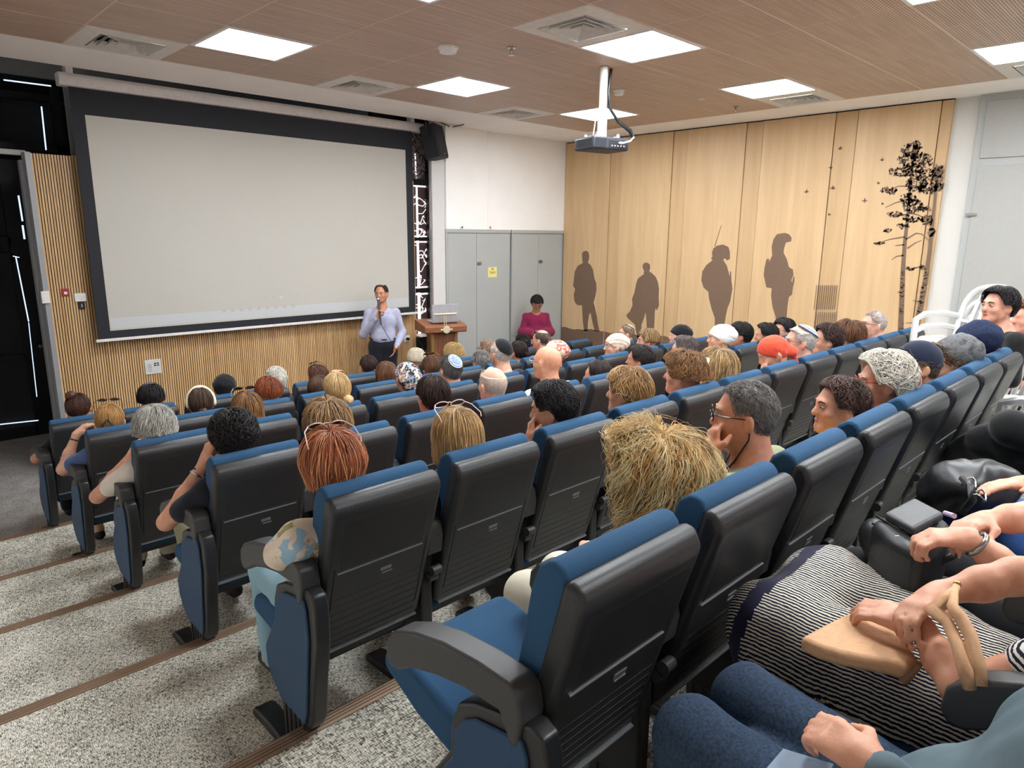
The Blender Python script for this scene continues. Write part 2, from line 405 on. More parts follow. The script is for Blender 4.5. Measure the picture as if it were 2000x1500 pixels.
for i in range(I0, I1):
    for j in range(J0, J1):
        if (i, j) in holes: continue
        mb.box((gx(i)+g, gy(j)+g, CZ), (gx(i+1)-g, gy(j+1)-g, CZ+.02), 0)
for i in range(I0, I1+1): mb.box((gx(i)-g, gy(J0), CZ+.001), (gx(i)+g, gy(J1), CZ+.03), 1)
for j in range(J0, J1+1): mb.box((gx(I0), gy(j)-g, CZ+.0012), (gx(I1), gy(j)+g, CZ+.03), 1)
struct(obj('ceiling', mb, [M_tile, M_tee], smooth=0))
SOY = 7.69
mb = MB()
mb.box((gx(I0)-.9, gy(J1)+.012, CZ), (MX+.03, SOY, CZ+.5)); mb.box((gx(I1)+.012, -3.7, CZ), (MX+.03, gy(J1)+.012, CZ+.5))
mb.box((-1.0, SOY, CZ+.45), (9.0, 10.4, CZ+.55))
mb.box((-1.0, -3.7, CZ+.1), (9.0, 8, CZ+.14))
mb.box((at(905, 246, 2, CZ).x, SOY, CZ), (MX+.03, CABY, CZ+.5))
struct(obj('ceiling_soffit', mb, M_soff, smooth=0))
M_lamp = emit('lit diffuser', 'F6FBFF', LAMP); M_frame = plain('white metal frame', 'E8E8E8', .4)
for n, (i, j) in enumerate(LIGHTS):
    f = MB(); e = .028; x0, x1, y0, y1 = gx(i)+.004, gx(i+1)-.004, gy(j)+.004, gy(j+1)-.004
    for a, b in (((x0, y0), (x1, y0+e)), ((x0, y1-e), (x1, y1)), ((x0, y0+e), (x0+e, y1-e)), ((x1-e, y0+e), (x1, y1-e))):
        f.box((a[0], a[1], CZ-.008), (b[0], b[1], CZ+.03))
    fo = obj('ceiling_light', f, M_frame, smooth=0)
    d = MB(); d.box((x0+e, y0+e, CZ-.002), (x1-e, y1-e, CZ+.006)); obj('diffuser', d, M_lamp, fo, smooth=0)
    where = {(-1, 4): 'nearest the left end of the screen', (2, 4): 'above the middle of the screen', (5, 4): 'behind the projector near the mural corner', (2, 1): 'largest, just above the projector pole', (5, 1): 'over the second mural panel, right of projector', (5, -2): 'cut by the right edge of the photo', (2, -2): 'only its tip showing at the top right', (-1, 1): 'only its tip showing at the top centre'}.get((i, j), 'unseen, added behind or beside the camera to light the room')
    tag(fo, 'square white ceiling light panel '+where, 'ceiling light', 'recessed ceiling light panels')
M_vw = plain('diffuser white', 'DAD6CF', .5); M_vd = plain('duct dark', '1A1A1A', .9)
for n, (i, j) in enumerate(VENTS):
    cx, cy = gx(i)+TS/2, gy(j)+TS/2; v = MB(); h = TS/2-.004
    def ring(v, a, b, z0, z1, mi=0):
        # sloped square ring from half size a (z0) to half size b (z1)
        P = [(cx+sx*q, cy+sy*q, z) for q, z in ((a, z0), (b, z1)) for sx, sy in ((-1,-1),(1,-1),(1,1),(-1,1))]
        P += [(x, y, z+.006) for x, y, z in P]
        v.add(P, [(k, (k+1) % 4, 4+(k+1) % 4, 4+k) for k in range(4)]+[(8+k, 12+k, 12+(k+1) % 4, 8+(k+1) % 4) for k in range(4)]+[(k, 8+k, 8+(k+1) % 4, (k+1) % 4) for k in range(4)]+[(4+k, 4+(k+1) % 4, 12+(k+1) % 4, 12+k) for k in range(4)], mi)
    ring(v, h, h*.66, CZ-.004, CZ-.012)
    fo = obj('ceiling_vent', v, M_vw, smooth=0)
    bk = MB(); bk.box((cx-h*.9, cy-h*.9, CZ+.07), (cx+h*.9, cy+h*.9, CZ+.08)); obj('duct', bk, M_vd, fo, smooth=0)
    for k in range(4):
        sm = MB(); a = h*(.62-.15*k); ring(sm, a, a-h*.055, CZ-.014, CZ+.022); obj('vane', sm, M_vw, fo, smooth=0)
    where = {(-2, 5): 'at the left end of the ceiling above the screen', (1, 5): 'above the centre of the screen edge', (4, 5): 'above the loudspeaker and cupboards', (1, 1): 'largest one, beside the light above the projector', (6, 1): 'half hidden, by the light over the mural', (6, -2): 'cut by the right edge of the photo'}.get((i, j), 'outside the left edge of the photo')
    tag(fo, 'square white ceiling air diffuser '+where, 'air vent', 'square ceiling diffusers')
# smoke detectors, sprinklers
def detector(px, py, r, lab):
    p = at(px, py, 2, CZ); m = MB(); m.disc((p.x, p.y, CZ-.012), r, .014); m.disc((p.x, p.y, CZ-.045), r*.78, .033, r2=r*.95)
    o = obj('smoke_detector', m, M_frame, bevel=.004); k = MB(); 
    for a in range(10): k.box((p.x+r*.8*math.cos(a*.628)-.004, p.y+r*.8*math.sin(a*.628)-.004, CZ-.03), (p.x+r*.8*math.cos(a*.628)+.004, p.y+r*.8*math.sin(a*.628)+.004, CZ-.018))
    obj('slot', k, M_vd, o, smooth=0); tag(o, lab, 'smoke detector')
detector(875, 92, .085, 'round white smoke detector on the ceiling above the screen centre')
detector(1209, 177, .06, 'small white smoke detector on the ceiling behind the projector')
M_chr = plain('brushed chrome', 'B0AFAC', .25, metal=1)
for px, py, lab in ((999, 92, 'pendant ceiling sprinkler with chrome rose left of the projector light'), (1437, 208, 'small ceiling sprinkler near the mural, right of the projector')):
    p = at(px, py, 2, CZ); m = MB(); m.disc((p.x, p.y, CZ-.008), .035, .008); m.tube([(p.x, p.y, CZ-.008), (p.x, p.y, CZ-.03)], .012)
    o = obj('sprinkler', m, M_chr); k = MB(); k.disc((p.x, p.y, CZ-.062), .024, .004)
    k.tube([(p.x-.012, p.y, CZ-.03), (p.x-.02, p.y, CZ-.045), (p.x, p.y, CZ-.06)], .003); k.tube([(p.x+.012, p.y, CZ-.03), (p.x+.02, p.y, CZ-.045), (p.x, p.y, CZ-.06)], .003)
    obj('deflector', k, M_chr, o); tag(o, lab, 'sprinkler')
p = at(1371, 192, 2, CZ); m = MB(); m.disc((p.x, p.y, CZ-.01), .04, .011); tag(obj('blank_plate', m, M_vw), 'small flat white cap on the ceiling right of projector', 'ceiling cap')

# ---------------- slat wall
M_slat = wood('oak slats', 'B88E5E', 'E2BE8C', (60, 60, 1.2)); M_back = plain('slat backing', '4A3423', .9)
sl0 = at(58, 300, 1, SLY).x; sl1 = at(808, 480, 1, SLY).x; slz = at(58, 299, 1, SLY).z
pitch = .0243; mb = MB(); mb.box((sl0, SLY, 0), (sl1, SLY+.02, slz), 1)
x = sl0
while x < sl1-.01:
    mb.box((x, SLY-.018, .0), (x+pitch*.66, SLY+.001, slz), 0); x += pitch
slo = obj('slat_partition', mb, [M_slat, M_back], smooth=0)
mb = MB(); mb.box((sl0-.045, SLY-.02, 0), (sl0, SLY+.16, slz+.01), 0); mb.box((sl0-.075, SLY+.1, 0), (sl0-.045, SLY+.2, slz-.06), 0); mb.box((sl0, SLY+.02, 0), (sl1, SLY+.12, slz), 0)
obj('edge_profile', mb, M_grey, slo, smooth=0)
tag(slo, 'wide partition of vertical oak slats behind the projection screen', 'slatted partition')
# slat wall gadgets
def plate(name, x0, y0, x1, y1, Y, mat, lab, cat, th=.012, extra=None):
    a = at(x0, y0, 1, Y); b = at(x1, y1, 1, Y); m = MB(); m.box((a.x, Y-th, b.z), (b.x, Y, a.z)); o = obj(name, m, mat, bevel=.003); tag(o, lab, cat); return o, a, b
YS = SLY-.018
M_red = plain('red plastic', '9E2A2E', .4); M_wp = plain('white plastic', 'E6E4DF', .4)
o, a, b = plate('call_point', 119, 564, 136, 578, YS, M_red, 'small red fire call sign on the slats left of the screen', 'call point')
m = MB(); m.box((a.x+.02, YS-.014, b.z+.02), (b.x-.02, YS-.011, a.z-.03)); obj('front_panel', m, M_wp, o, smooth=0)
o, a, b = plate('wall_controller', 144, 573, 168, 588, YS, M_wp, 'white rectangular wall plate on the slats left of the screen', 'wall plate', .02)
o, a, b = plate('switch', 152, 590, 166, 603, YS, M_black, 'small black switch box under the white wall plate', 'switch', .02)
m = MB(); m.box((a.x+.025, YS-.023, b.z+.02), (b.x-.025, YS-.02, a.z-.02)); obj('button', m, M_wp, o, smooth=0)
o, a, b = plate('socket_plate', 281, 704, 316, 728, YS, plain('plate grey', 'CFCFCB', .4), 'light grey service plate with dark sockets below the screen', 'socket plate')
m = MB()
for k in range(4):
    x = b.x-.075+.03*(k % 2); z = a.z-.05-.022*(k//2); m.box((x, YS-.015, z), (x+.022, YS-.011, z+.012))
for k in range(6): m.box((a.x+.03, YS-.0135, b.z+.03+.016*k), (b.x-.1, YS-.0115, b.z+.033+.016*k))
obj('socket', m, M_black, o, smooth=0)
o, a, b = plate('power_socket', 788, 656, 800, 667, YS, M_wp, 'white wall socket with a black plug right of the speaker', 'wall socket')
m = MB(); m.disc(((a.x+b.x)/2, YS-.05, (a.z+b.z)/2), .022, .04, axis=1); obj('plug', m, M_black, o)
# conduit box at the slat wall left edge
m = MB(); q = at(86, 580, 1, SLY); m.box((q.x-.03, SLY-.05, q.z-.06), (q.x+.04, SLY-.02, q.z+.06)); tag(obj('junction_box', m, M_wp, bevel=.004), 'small white box on the grey edge left of the slats', 'junction box')

# ---------------- left glazed wall with black frames and roller shades
def P(x, y, Y=DOORY): return at(x, y, 1, Y)
mb = MB(); gl = MB()
top = CZ+.2
# header
zt = P(60, 122).z; zm = P(30, 300).z; zb = 0
mb.box((-1.0, DOORY-.02, zt), (2.6, DOORY+.12, zt+.06))
struct(obj('window_1', MB().box((-1.0, DOORY-.03, zt-.42), (3.2, DOORY+.1, zt-.34)).box((-1.0, DOORY-.06, P(20,150).z), (3.2, DOORY+.1, P(20,128).z)), M_black, smooth=0))
mb = MB(); mb.box((-1.0, DOORY-.12, P(20, 147).z), (7.0, DOORY-.04, 4.5)); struct(obj('trim_header', mb, M_grey, smooth=0))
fr = MB()
for x0, y0, x1, y1 in ((93, 160, 128, 300), (-60, 272, 128, 300), (-60, 150, 128, 160)):
    a = P(x0, y0); b = P(x1, y1); fr.box((a.x, DOORY-.05, b.z), (b.x, DOORY+.05, a.z))
struct(obj('window_2', fr, M_black, smooth=0))
lb = MB(); a = P(-60, 297, 9.0); b = P(48, 304, 9.0); lb.box((-.9, 8.95, b.z), (b.x, 9.03, b.z+.05)); struct(obj('trim_lintel', lb, M_wp, smooth=0))
# black doors below
zd = P(20, 312).z; dx = P(94, 700).x
dr = MB(); fw_ = .10
xs0 = P(72, 830).x
dr.box((xs0-.02, DOORY-.05, 0), (dx+1.2, DOORY+.05, zd))           # right stile region
for z0, z1 in ((0, .12), (P(30, 470).z-.06, P(30, 470).z+.04), (P(30, 497).z-.09, P(30, 497).z+.02), (zd-.1, zd), (P(20, 696).z-.02, P(20, 696).z+.02)):
    dr.box((-.95, DOORY-.05, z0), (xs0, DOORY+.05, z1))
dro = struct(obj('door_1', dr, M_black, smooth=0))
sh = MB(); sh.box((-.95, DOORY+.02, 0), (xs0, DOORY+.06, zt)); obj('shade', sh, M_shade, dro, smooth=0)
hh = at(78, 676, 1, DOORY-.05); m = MB(); m.tube([(hh.x, DOORY-.05, hh.z), (hh.x, DOORY-.10, hh.z), (hh.x+.12, DOORY-.10, hh.z)], .011); m.disc((hh.x, DOORY-.058, hh.z), .028, .008, axis=1)
obj('door_handle', m, M_chr, dro)
# slits of daylight beside the shades
M_day = emit('daylight slit', 'C8DCF8', 1.5)
for k, (x0, y0, x1, y1, wd) in enumerate(((7, 156, 100, 168, 3), (81, 208, 90, 293, 3.), (36, 382, 44, 432, 3.5), (44, 440, 48, 467, 4), (31, 502, 56, 628, 2.6), (56, 630, 72, 775, 1.8), (0, 829, 75, 821, 2.5), (25, 500, 38, 503, 2))):
    a = at(x0, y0, 1, DOORY-.052); b = at(x1, y1, 1, DOORY-.052); d = (b-a).normalized(); n = Vector((-d.z, 0, d.x))*wd/2*.0048
    m = MB(); V4 = [a+n, b+n, b-n, a-n]; m.add([tuple(v) for v in V4]+[(v.x, v.y+.004, v.z) for v in V4], [(0,1,2,3),(7,6,5,4),(0,4,5,1),(1,5,6,2),(2,6,7,3),(3,7,4,0)])
    obj('light_slit', m, M_day, dro, smooth=0)
# white posts between shades and the screen
m = MB()
for x0, x1, Y in ((128, 140, 9.0), (138, 150, 8.8), (146, 162, 8.6)):
    a = at(x0, 200, 1, Y).x; b = at(x1, 200, 1, Y).x; m.box((a, Y, 0), (b-.01, Y+.05, CZ+.45))
struct(obj('trim_posts', m, M_grey, smooth=0))
# ---------------- right tree window
WY = 8.27
def Q(x, y): return at(x, y, 1, WY)
M_film = plain('mauve window film', '5E4A4C', .5, nz=.08); M_tree = emit('daylit white film', 'FFF4F2', 1.1); M_treed = plain('pale film print', 'C9BDBF', .6)
fr = MB(); wx0 = Q(790, 500).x-.1; wx1 = Q(841, 420).x
for z0, z1 in ((Q(815, 362).z, Q(815, 350).z), (Q(815, 470).z, Q(815, 464).z), (Q(820, 571).z, Q(820, 563).z), (Q(820, 682).z, Q(820, 656).z), (Q(815, 258).z, 4.5)):
    fr.box((wx0, WY-.04, z0), (wx1, WY+.05, z1))
fr.box((wx1-.075, WY-.05, 0.2), (wx1, WY+.05, 4.5)); fr.box((wx0-.4, WY-.04, 0), (wx0+.02, WY+.05, 4.5))
wo = struct(obj('window_3', fr, M_black, smooth=0))
m = MB(); m.box((wx0, WY+.02, Q(820, 660).z), (wx1, WY+.03, 4.5)); obj('window_pane', m, M_film, wo, smooth=0)
m = MB(); m.box((wx0-.5, WY-.06, 0), (wx1, WY+.02, Q(820, 682).z)); struct(obj('wall_sill', m, M_white, smooth=0))
tb = MB(); rr = random.Random(3)
def seg(pts, w0, w1, tb=tb, Y=WY+.012, th=.006):
    pts = [Vector((p[0], Y, p[1])) for p in pts]; n = len(pts)
    for i in range(n-1):
        a, b = pts[i], pts[i+1]; d = (b-a); 
        if d.length < 1e-5: continue
        d.normalize(); nn = Vector((-d.z, 0, d.x)); r0 = (w0+(w1-w0)*i/(n-1))/2; r1 = (w0+(w1-w0)*(i+1)/(n-1))/2
        V4 = [a+nn*r0, b+nn*r1, b-nn*r1, a-nn*r0]
        tb.add([tuple(v) for v in V4]+[(v.x, v.y+th, v.z) for v in V4], [(0,1,2,3),(7,6,5,4),(0,4,5,1),(1,5,6,2),(2,6,7,3),(3,7,4,0)])
tx = Q(818, 500).x
seg([(Q(821, 656).x, Q(821, 656).z), (Q(819, 560).x, Q(819, 560).z), (Q(817, 470).x, Q(817, 470).z), (Q(815, 370).x, Q(815, 370).z), (Q(812, 300).x, Q(812, 300).z)], .055, .018)
for k in range(34):
    py = rr.uniform(372, 650); a = Q(818, py); sg = rr.choice((-1, 1)); L = rr.uniform(.05, .17)
    e = (a.x+sg*L, a.z+rr.uniform(-.1, .12)); seg([(a.x, a.z), (a.x+sg*L*.5, a.z+rr.uniform(-.03, .03)), e], .011, .005)
    for q in range(2): seg([e, (e[0]+rr.uniform(-.04, .04), e[1]+rr.uniform(-.05, .06))], .012, .003)
obj('tree_film', tb, M_tree, wo, smooth=0)
tb2 = MB()
for k in range(230):
    r_ = rr.random()**.5; aa = rr.uniform(0, 6.28); c = Q(813, 300); a = (c.x+.17*r_*math.cos(aa), c.z+.33*r_*math.sin(aa)-.02)
    seg([a, (a[0]+rr.uniform(-.05, .05), a[1]+rr.uniform(-.05, .05))], .018, .006, tb2, WY+.010)
obj('tree_crown', tb2, M_treed, wo, smooth=0)
for (x0, y0, x1, y1) in ((797, 487-1.5, 838, 489), (797, 560, 836, 562), (797, 574, 842, 577), (797, 458, 832, 461), (797, 672, 838, 677)):
    pass
m = MB()
for y0, y1 in ((361.5, 365), (460.5, 463), (471, 474), (560, 562.5), (573, 576)): m.box((wx0, WY-.004, Q(818, y1).z), (wx1-.08, WY+.02, Q(818, y0).z))
obj('daylight_gap', m, M_tree, wo, smooth=0)
m = MB(); m.box((wx0-.1, WY-.12, Q(820, 661).z-.03), (wx1+.02, WY-.03, Q(820, 661).z)); struct(obj('trim_sill', m, M_wp, smooth=0))

# ---------------- projection screen
M_scr = plain('projection screen fabric', 'BBB7AE', .75, nz=.012, scale=1.5); M_sblk = plain('screen black border', '1B1D24', .75, nz=.05); M_alu = plain('white roller case', 'E3DFDC', .35)
A, B_, C_, D_ = at(165, 221, 1, SCY), at(789, 295, 1, SCY), at(801, 602, 1, SCY), at(215, 642, 1, SCY)
x0 = (A.x+D_.x)/2; x1 = (B_.x+C_.x)/2; z1 = (A.z+B_.z)/2; z0 = (C_.z+D_.z)/2
m = MB(); nseg = 24
so = MB(); so.box((x0-.115, SCY, z0-.085), (x1+.115, SCY+.004, CZ-.05)); so = obj('projection_screen', so, M_sblk, smooth=0)
m.box((x0, SCY-.003, z0), (x1, SCY-.0005, z1)); obj('white_field', m, M_scr, so, smooth=0)
m = MB(); m.box((x0-.14, SCY-.012, z0-.11), (x1+.14, SCY+.016, z0-.08)); obj('bottom_bar', m, M_alu, so, bevel=.005)
m = MB(); zc = CZ-.12; m.prism([(SCY-.06, zc), (SCY-.085, zc+.03), (SCY-.085, zc+.085), (SCY-.06, zc+.115), (SCY+.07, zc+.115), (SCY+.07, zc)], x0-.20, x1+.28, 0); obj('roller_case', m, M_alu, so, bevel=.008)
m = MB(); m.box((x1+.2, SCY-.088, zc+.035), (x1+.245, SCY-.084, zc+.06)); obj('indicator', m, M_black, so, smooth=0)
for xx in (x0-.1, x1+.1):
    m = MB(); m.box((xx-.03, SCY-.05, zc+.1), (xx+.03, SCY+.05, CZ+.46)); obj('bracket', m, M_alu, so, smooth=0)
# faint projected task bar and player icons
M_ic = plain('faint projected icons', 'B6B3AB', .75, nz=.01); M_icw = plain('faint projected bright icon', 'C6C4BE', .75, nz=.01); M_bar = plain('faint projected bar', 'BFC1C2', .75, nz=.01)
m = MB(); q0 = z0+.10; m.box((x0+.01, SCY-.0042, z0+.02), (x1-.01, SCY-.003, q0+.03)); obj('task_bar', m, M_bar, so, smooth=0)
m = MB(); yy = SCY-.0055
for px in range(437, 580, 17): a = at(px, 607-.07*(px-437), 1, SCY); m = MB(); m.box((a.x-.022, yy, a.z-.02), (a.x+.022, yy+.001, a.z+.02)); obj('icon', m, M_ic, so, smooth=0)
for px in (500, 517, 533, 565, 582, 598): a = at(px, 582-.05*(px-500), 1, SCY); m = MB(); m.box((a.x-.012, yy, a.z-.014), (a.x+.012, yy+.001, a.z+.014)); obj('icon', m, M_ic, so, smooth=0)
m = MB(); a = at(549, 581, 1, SCY); m.prism([(a.x-.02, a.z-.028), (a.x+.028, a.z), (a.x-.02, a.z+.028)], yy, yy+.001, 1); obj('play_icon', m, M_icw, so, smooth=0)
tag(so, 'large white projection screen with black border hanging before the slats', 'projection screen')
m = MB(); q = at(131, 150, 1, 8.1)
m.tube([(q.x, 8.05, CZ-.02), (q.x+.01, 8.05, CZ-.3), (q.x+.06, 8.06, CZ-.5), (q.x+.05, 8.1, CZ-.9)], .006, 6); tag(obj('screen_cable', m, M_wp), 'thin white cable hanging beside the left end of the roller case', 'cable')

# ---------------- loudspeaker
sp = at(849, 278, 1, 7.78); M_spk = plain('black speaker cabinet', '1D1F24', .6); M_gr = plain('speaker grille', '15171B', .8, nz=.4, scale=300)
e_ = empty('loudspeaker', sp, math.radians(28)); e_.rotation_euler = (math.radians(-12), 0, math.radians(28))
m = MB(); m.prism([(-.15, -.10), (.15, -.10), (.10, .14), (-.10, .14)], -.22, .22, 2); obj('cabinet', m, M_spk, e_, bevel=.012)
m = MB(); m.box((-.135, -.108, -.20), (.135, -.100, .20)); obj('grille', m, M_gr, e_, bevel=.003)
m = MB(); m.prism([(-.018, -.012), (.018, -.012), (0, .018)], -.113, -.108, 1); 
o = obj('badge', m, M_chr, e_, smooth=0); o.location.z = -.175
m = MB(); m.tube([(-.17, 0, .1), (-.17, 0, .30), (.17, 0, .30), (.17, 0, .1)], .012, 6); m.tube([(-.19, 0, .1), (-.15, 0, .1)], .02); m.tube([(.15, 0, .1), (.19, 0, .1)], .02); obj('bracket', m, M_black, e_)
tag(e_, 'black wall loudspeaker on a yoke bracket right of the screen', 'loudspeaker')
m = MB(); a = at(876, 250, 2, CZ-.01); b = at(906, 243, 2, CZ-.01); m.tube([(sp.x, sp.y, sp.z+.29), ((sp.x+a.x)/2, 7.7, CZ-.03), tuple(a), tuple(b)], .006, 6); tag(obj('speaker_cable', m, M_black), 'thin black cable from the loudspeaker to the ceiling edge', 'cable')

# ---------------- grey cupboards under the white wall
def cupx(px): return at(px, 560, 1, CABY).x
edges = [cupx(872), cupx(931), cupx(997), cupx(1050), cupx(1095)]
labs = ['tall grey cupboard beside the tree window and lectern', 'tall grey cupboard behind the woman in magenta']
for k in range(2):
    xa, xb, xc = edges[2*k], edges[2*k+1], edges[2*k+2]
    if k: xa = edges[2]+.02
    if k == 1: xc = MX+.02
    m = MB(); Y0 = CABY; m.box((xa, Y0+.02, 0), (xc, Y0+.45, ctop)); m.box((xa, Y0-.004, ctop-.05), (xc, Y0+.02, ctop)); m.box((xa, Y0-.002, 0), (xa+.03, Y0+.02, ctop-.05))
    o = obj('cupboard', m, M_cab, smooth=0)
    for q, (u, v) in enumerate(((xa+.035, xb-.004), (xb+.004, xc-.09 if k else xc-.02))):
        d = MB(); d.box((u, Y0, .08), (v, Y0+.02, ctop-.06)); do = obj('cupboard_door', d, M_cab, o, bevel=.002)
        if q == 1:
            hz = at(1000, 512, 1, CABY).z; h = MB(); h.box((u+.01, Y0-.02, hz-.02), (u+.08, Y0, hz+.02)); obj('latch', h, M_chr, do, bevel=.003)
    tag(o, labs[k], 'cupboard', 'grey cupboards at the front')
# paper note
M_note = plain('yellow paper', 'E6D98C', .8); a = at(953, 522, 1, CABY); b = at(970, 541, 1, CABY); m = MB(); m.box((a.x, CABY-.003, b.z), (b.x, CABY-.001, a.z)); no = obj('paper_note', m, M_note, smooth=0)
def text(name, body, loc, size, mat, parent, rot=(PI/2, 0, 0), depth=.0008):
    cu = bpy.data.curves.new(name, 'FONT'); cu.body = body; cu.size = size; cu.extrude = depth; cu.align_x = 'CENTER'; cu.align_y = 'CENTER'
    t = bpy.data.objects.new(name, cu); me = bpy.data.meshes.new_from_object(t); bpy.data.objects.remove(t); me.materials.clear(); me.materials.append(mat)
    o = bpy.data.objects.new(name, me); link(o, parent, loc, rot); return o
M_ink = plain('black ink', '3A372C', .8)
text('lettering', 'נא\nלסגור', ((a.x+b.x)/2, CABY-.004, (a.z+b.z)/2+.02), .055, M_ink, no)
tag(no, 'yellow paper note with handwriting taped to the grey cupboard door', 'paper note')
for px, lab in ((902, 'tiny dark and white latch on cupboard top, left one'), (956.5, 'tiny red and white latch on cupboard top, right one')):
    q = at(px, 446, 1, CABY); m = MB(); m.box((q.x-.03, CABY-.02, q.z-.012), (q.x+.03, CABY, q.z+.025)); o = obj('latch_block', m, M_wp, smooth=0)
    m = MB(); m.box((q.x-.018, CABY-.024, q.z+.0), (q.x+.0, CABY-.02, q.z+.03)); obj('catch', m, M_red if px > 930 else M_black, o, smooth=0); tag(o, lab, 'latch')
# baseboard not visible; right part of mural wall: column + grey built-in cupboards
def R_(x, y): return at(x, y, 0, MX)
ya = R_(1903, 300).y
M_cab2 = plain('grey beige laminate', 'A5A49F', .55, nz=.02)
m = MB(); ztop = R_(1950, 185).z; m.box((MX-.03, -.6, .6), (MX+.03, ya, ztop)); m.box((MX-.03, -.6, ztop), (MX+.02, ya, ztop+.02)); bo = obj('built_in_cupboard', m, M_cab, smooth=0)
zm_ = R_(1950, 318).z; yd = R_(1897, 330).y
for z0_, z1_ in ((.85, zm_-.03), (zm_+.05, ztop-.06)):
    m = MB(); m.box((MX-.05, yd-1.03, z0_), (MX-.03, yd-.07, z1_)); do = obj('cupboard_door', m, M_cab2, bo, bevel=.003)
    if z0_ < 1: 
        h = at(1893, 419, 0, MX-.05); k = MB(); k.box((MX-.065, h.y-.07, h.z-.015), (MX-.05, h.y+.03, h.z+.015)); obj('latch', k, M_chr, do, bevel=.002)
tag(bo, 'tall grey built-in cupboard on the right wall beyond the white pillar', 'cupboard')
# ---------------- plywood mural on the right wall
M_ply = wood('maple plywood', 'C6A47A', 'D4B48A', (4, 14, 1.1), .5, bump=.02); M_ply2 = wood('maple plywood recess', 'BF9D72', 'CDAC82', (4, 14, 1.1), .5, bump=.02)
M_br = plain('brown print', '735B49', .6, nz=.03)
def Rm(x, y, d=0.0): return at(x, y, 0, MX-d)
ys = [Rm(px, py).y for px, py in ((1107, 300), (1195, 300), (1217, 300), (1316, 300), (1344, 300), (1459, 270), (1492, 265), (1633, 245), (1677, 240), (1839, 220), (1863, 215))]
mz0, mz1 = .0, CZ-.015
mur = empty('mural', (MX, (ys[0]+ys[-1])/2, 0)); mur.location = (0, 0, 0)
for k in range(10):
    a, b = ys[k], ys[k+1]; wide = k % 2 == 0; d = .03 if wide else .018
    m = MB(); g = .004; m.box((MX-d, b+g, mz0), (MX+.03, a-g, mz1)); obj('wood_panel' if wide else 'wood_strip', m, M_ply if wide else M_ply2, mur, bevel=.002)
m = MB(); m.box((MX-.004, ys[-1]+.006, 0), (MX+.04, ys[0]-.006, CZ-.002)); obj('backing', m, M_dark, mur, smooth=0)
Z4 = lambda p: (1050+p[0]*.34674, 180+p[1]*.34674)
Z5 = lambda p: (1450+p[0]*.34657, 180+p[1]*.34657)
def sil(name, pts, cv, d=.0305, extra=None):
    q = [Rm(*cv(p), d) for p in pts]; m = MB(); m.prism([(v.y, v.z) for v in q], MX-d-.002, MX-d, 0)
    if extra: extra(m)
    return obj(name, m, M_br, mur, smooth=0)
f1 = [(250,910),(258,898),(272,893),(286,900),(290,918),(290,938),(283,960),(300,975),(312,1000),(320,1050),(330,1075),(332,1110),(325,1150),(315,1185),(322,1210),(335,1270),(340,1310),(350,1348),(322,1346),(310,1300),(298,1240),(290,1255),(283,1300),(282,1346),(262,1346),(255,1290),(252,1240),(250,1200),(225,1200),(208,1180),(204,1140),(212,1110),(200,1090),(205,1050),(210,1010),(225,980),(255,962),(252,940)]
f2 = [(592,975),(600,962),(618,960),(632,970),(634,990),(628,1008),(645,1020),(665,1040),(678,1070),(684,1110),(682,1160),(684,1200),(672,1230),(665,1215),(660,1240),(658,1300),(655,1370),(645,1385),(618,1385),(614,1290),(608,1240),(600,1270),(585,1310),(584,1385),(562,1385),(548,1310),(505,1270),(500,1255),(520,1235),(535,1200),(532,1165),(545,1130),(555,1080),(565,1050),(598,1025),(600,1005),(592,990)]
f3 = [(982,905),(990,880),(1010,865),(1045,858),(1075,872),(1083,900),(1083,940),(1068,948),(1055,935),(1045,945),(1065,975),(1075,1010),(1082,1040),(1084,1010),(1090,1010),(1092,1060),(1098,1110),(1090,1150),(1085,1180),(1070,1215),(1060,1260),(1055,1300),(1052,1400),(1000,1400),(998,1270),(980,1220),(965,1160),(962,1125),(935,1100),(922,1060),(928,1010),(950,975),(985,947),(978,935),(985,925)]
f4 = [(175,830),(195,800),(240,793),(262,800),(277,820),(275,840),(245,848),(235,880),(232,905),(250,940),(262,985),(285,1000),(288,1030),(275,1060),(280,1075),(288,1040),(293,1040),(293,1065),(285,1100),(280,1140),(262,1155),(255,1200),(250,1260),(250,1400),(178,1400),(188,1270),(170,1210),(162,1150),(165,1105),(135,1100),(120,1030),(125,990),(135,945),(142,938),(150,940),(152,955),(168,920),(165,870)]
sil('figure_silhouette', f1, Z4); sil('figure_silhouette', f2, Z4)
def ant(m):
    a = Rm(*Z4((1035, 750)), .0305); b = Rm(*Z4((998, 868)), .0305); m.prism([(a.y-.004, a.z), (a.y+.004, a.z), (b.y+.006, b.z), (b.y-.006, b.z)], MX-.0325, MX-.0305, 0)
sil('figure_silhouette', f3, Z4, extra=ant); sil('figure_silhouette', f4, Z5)
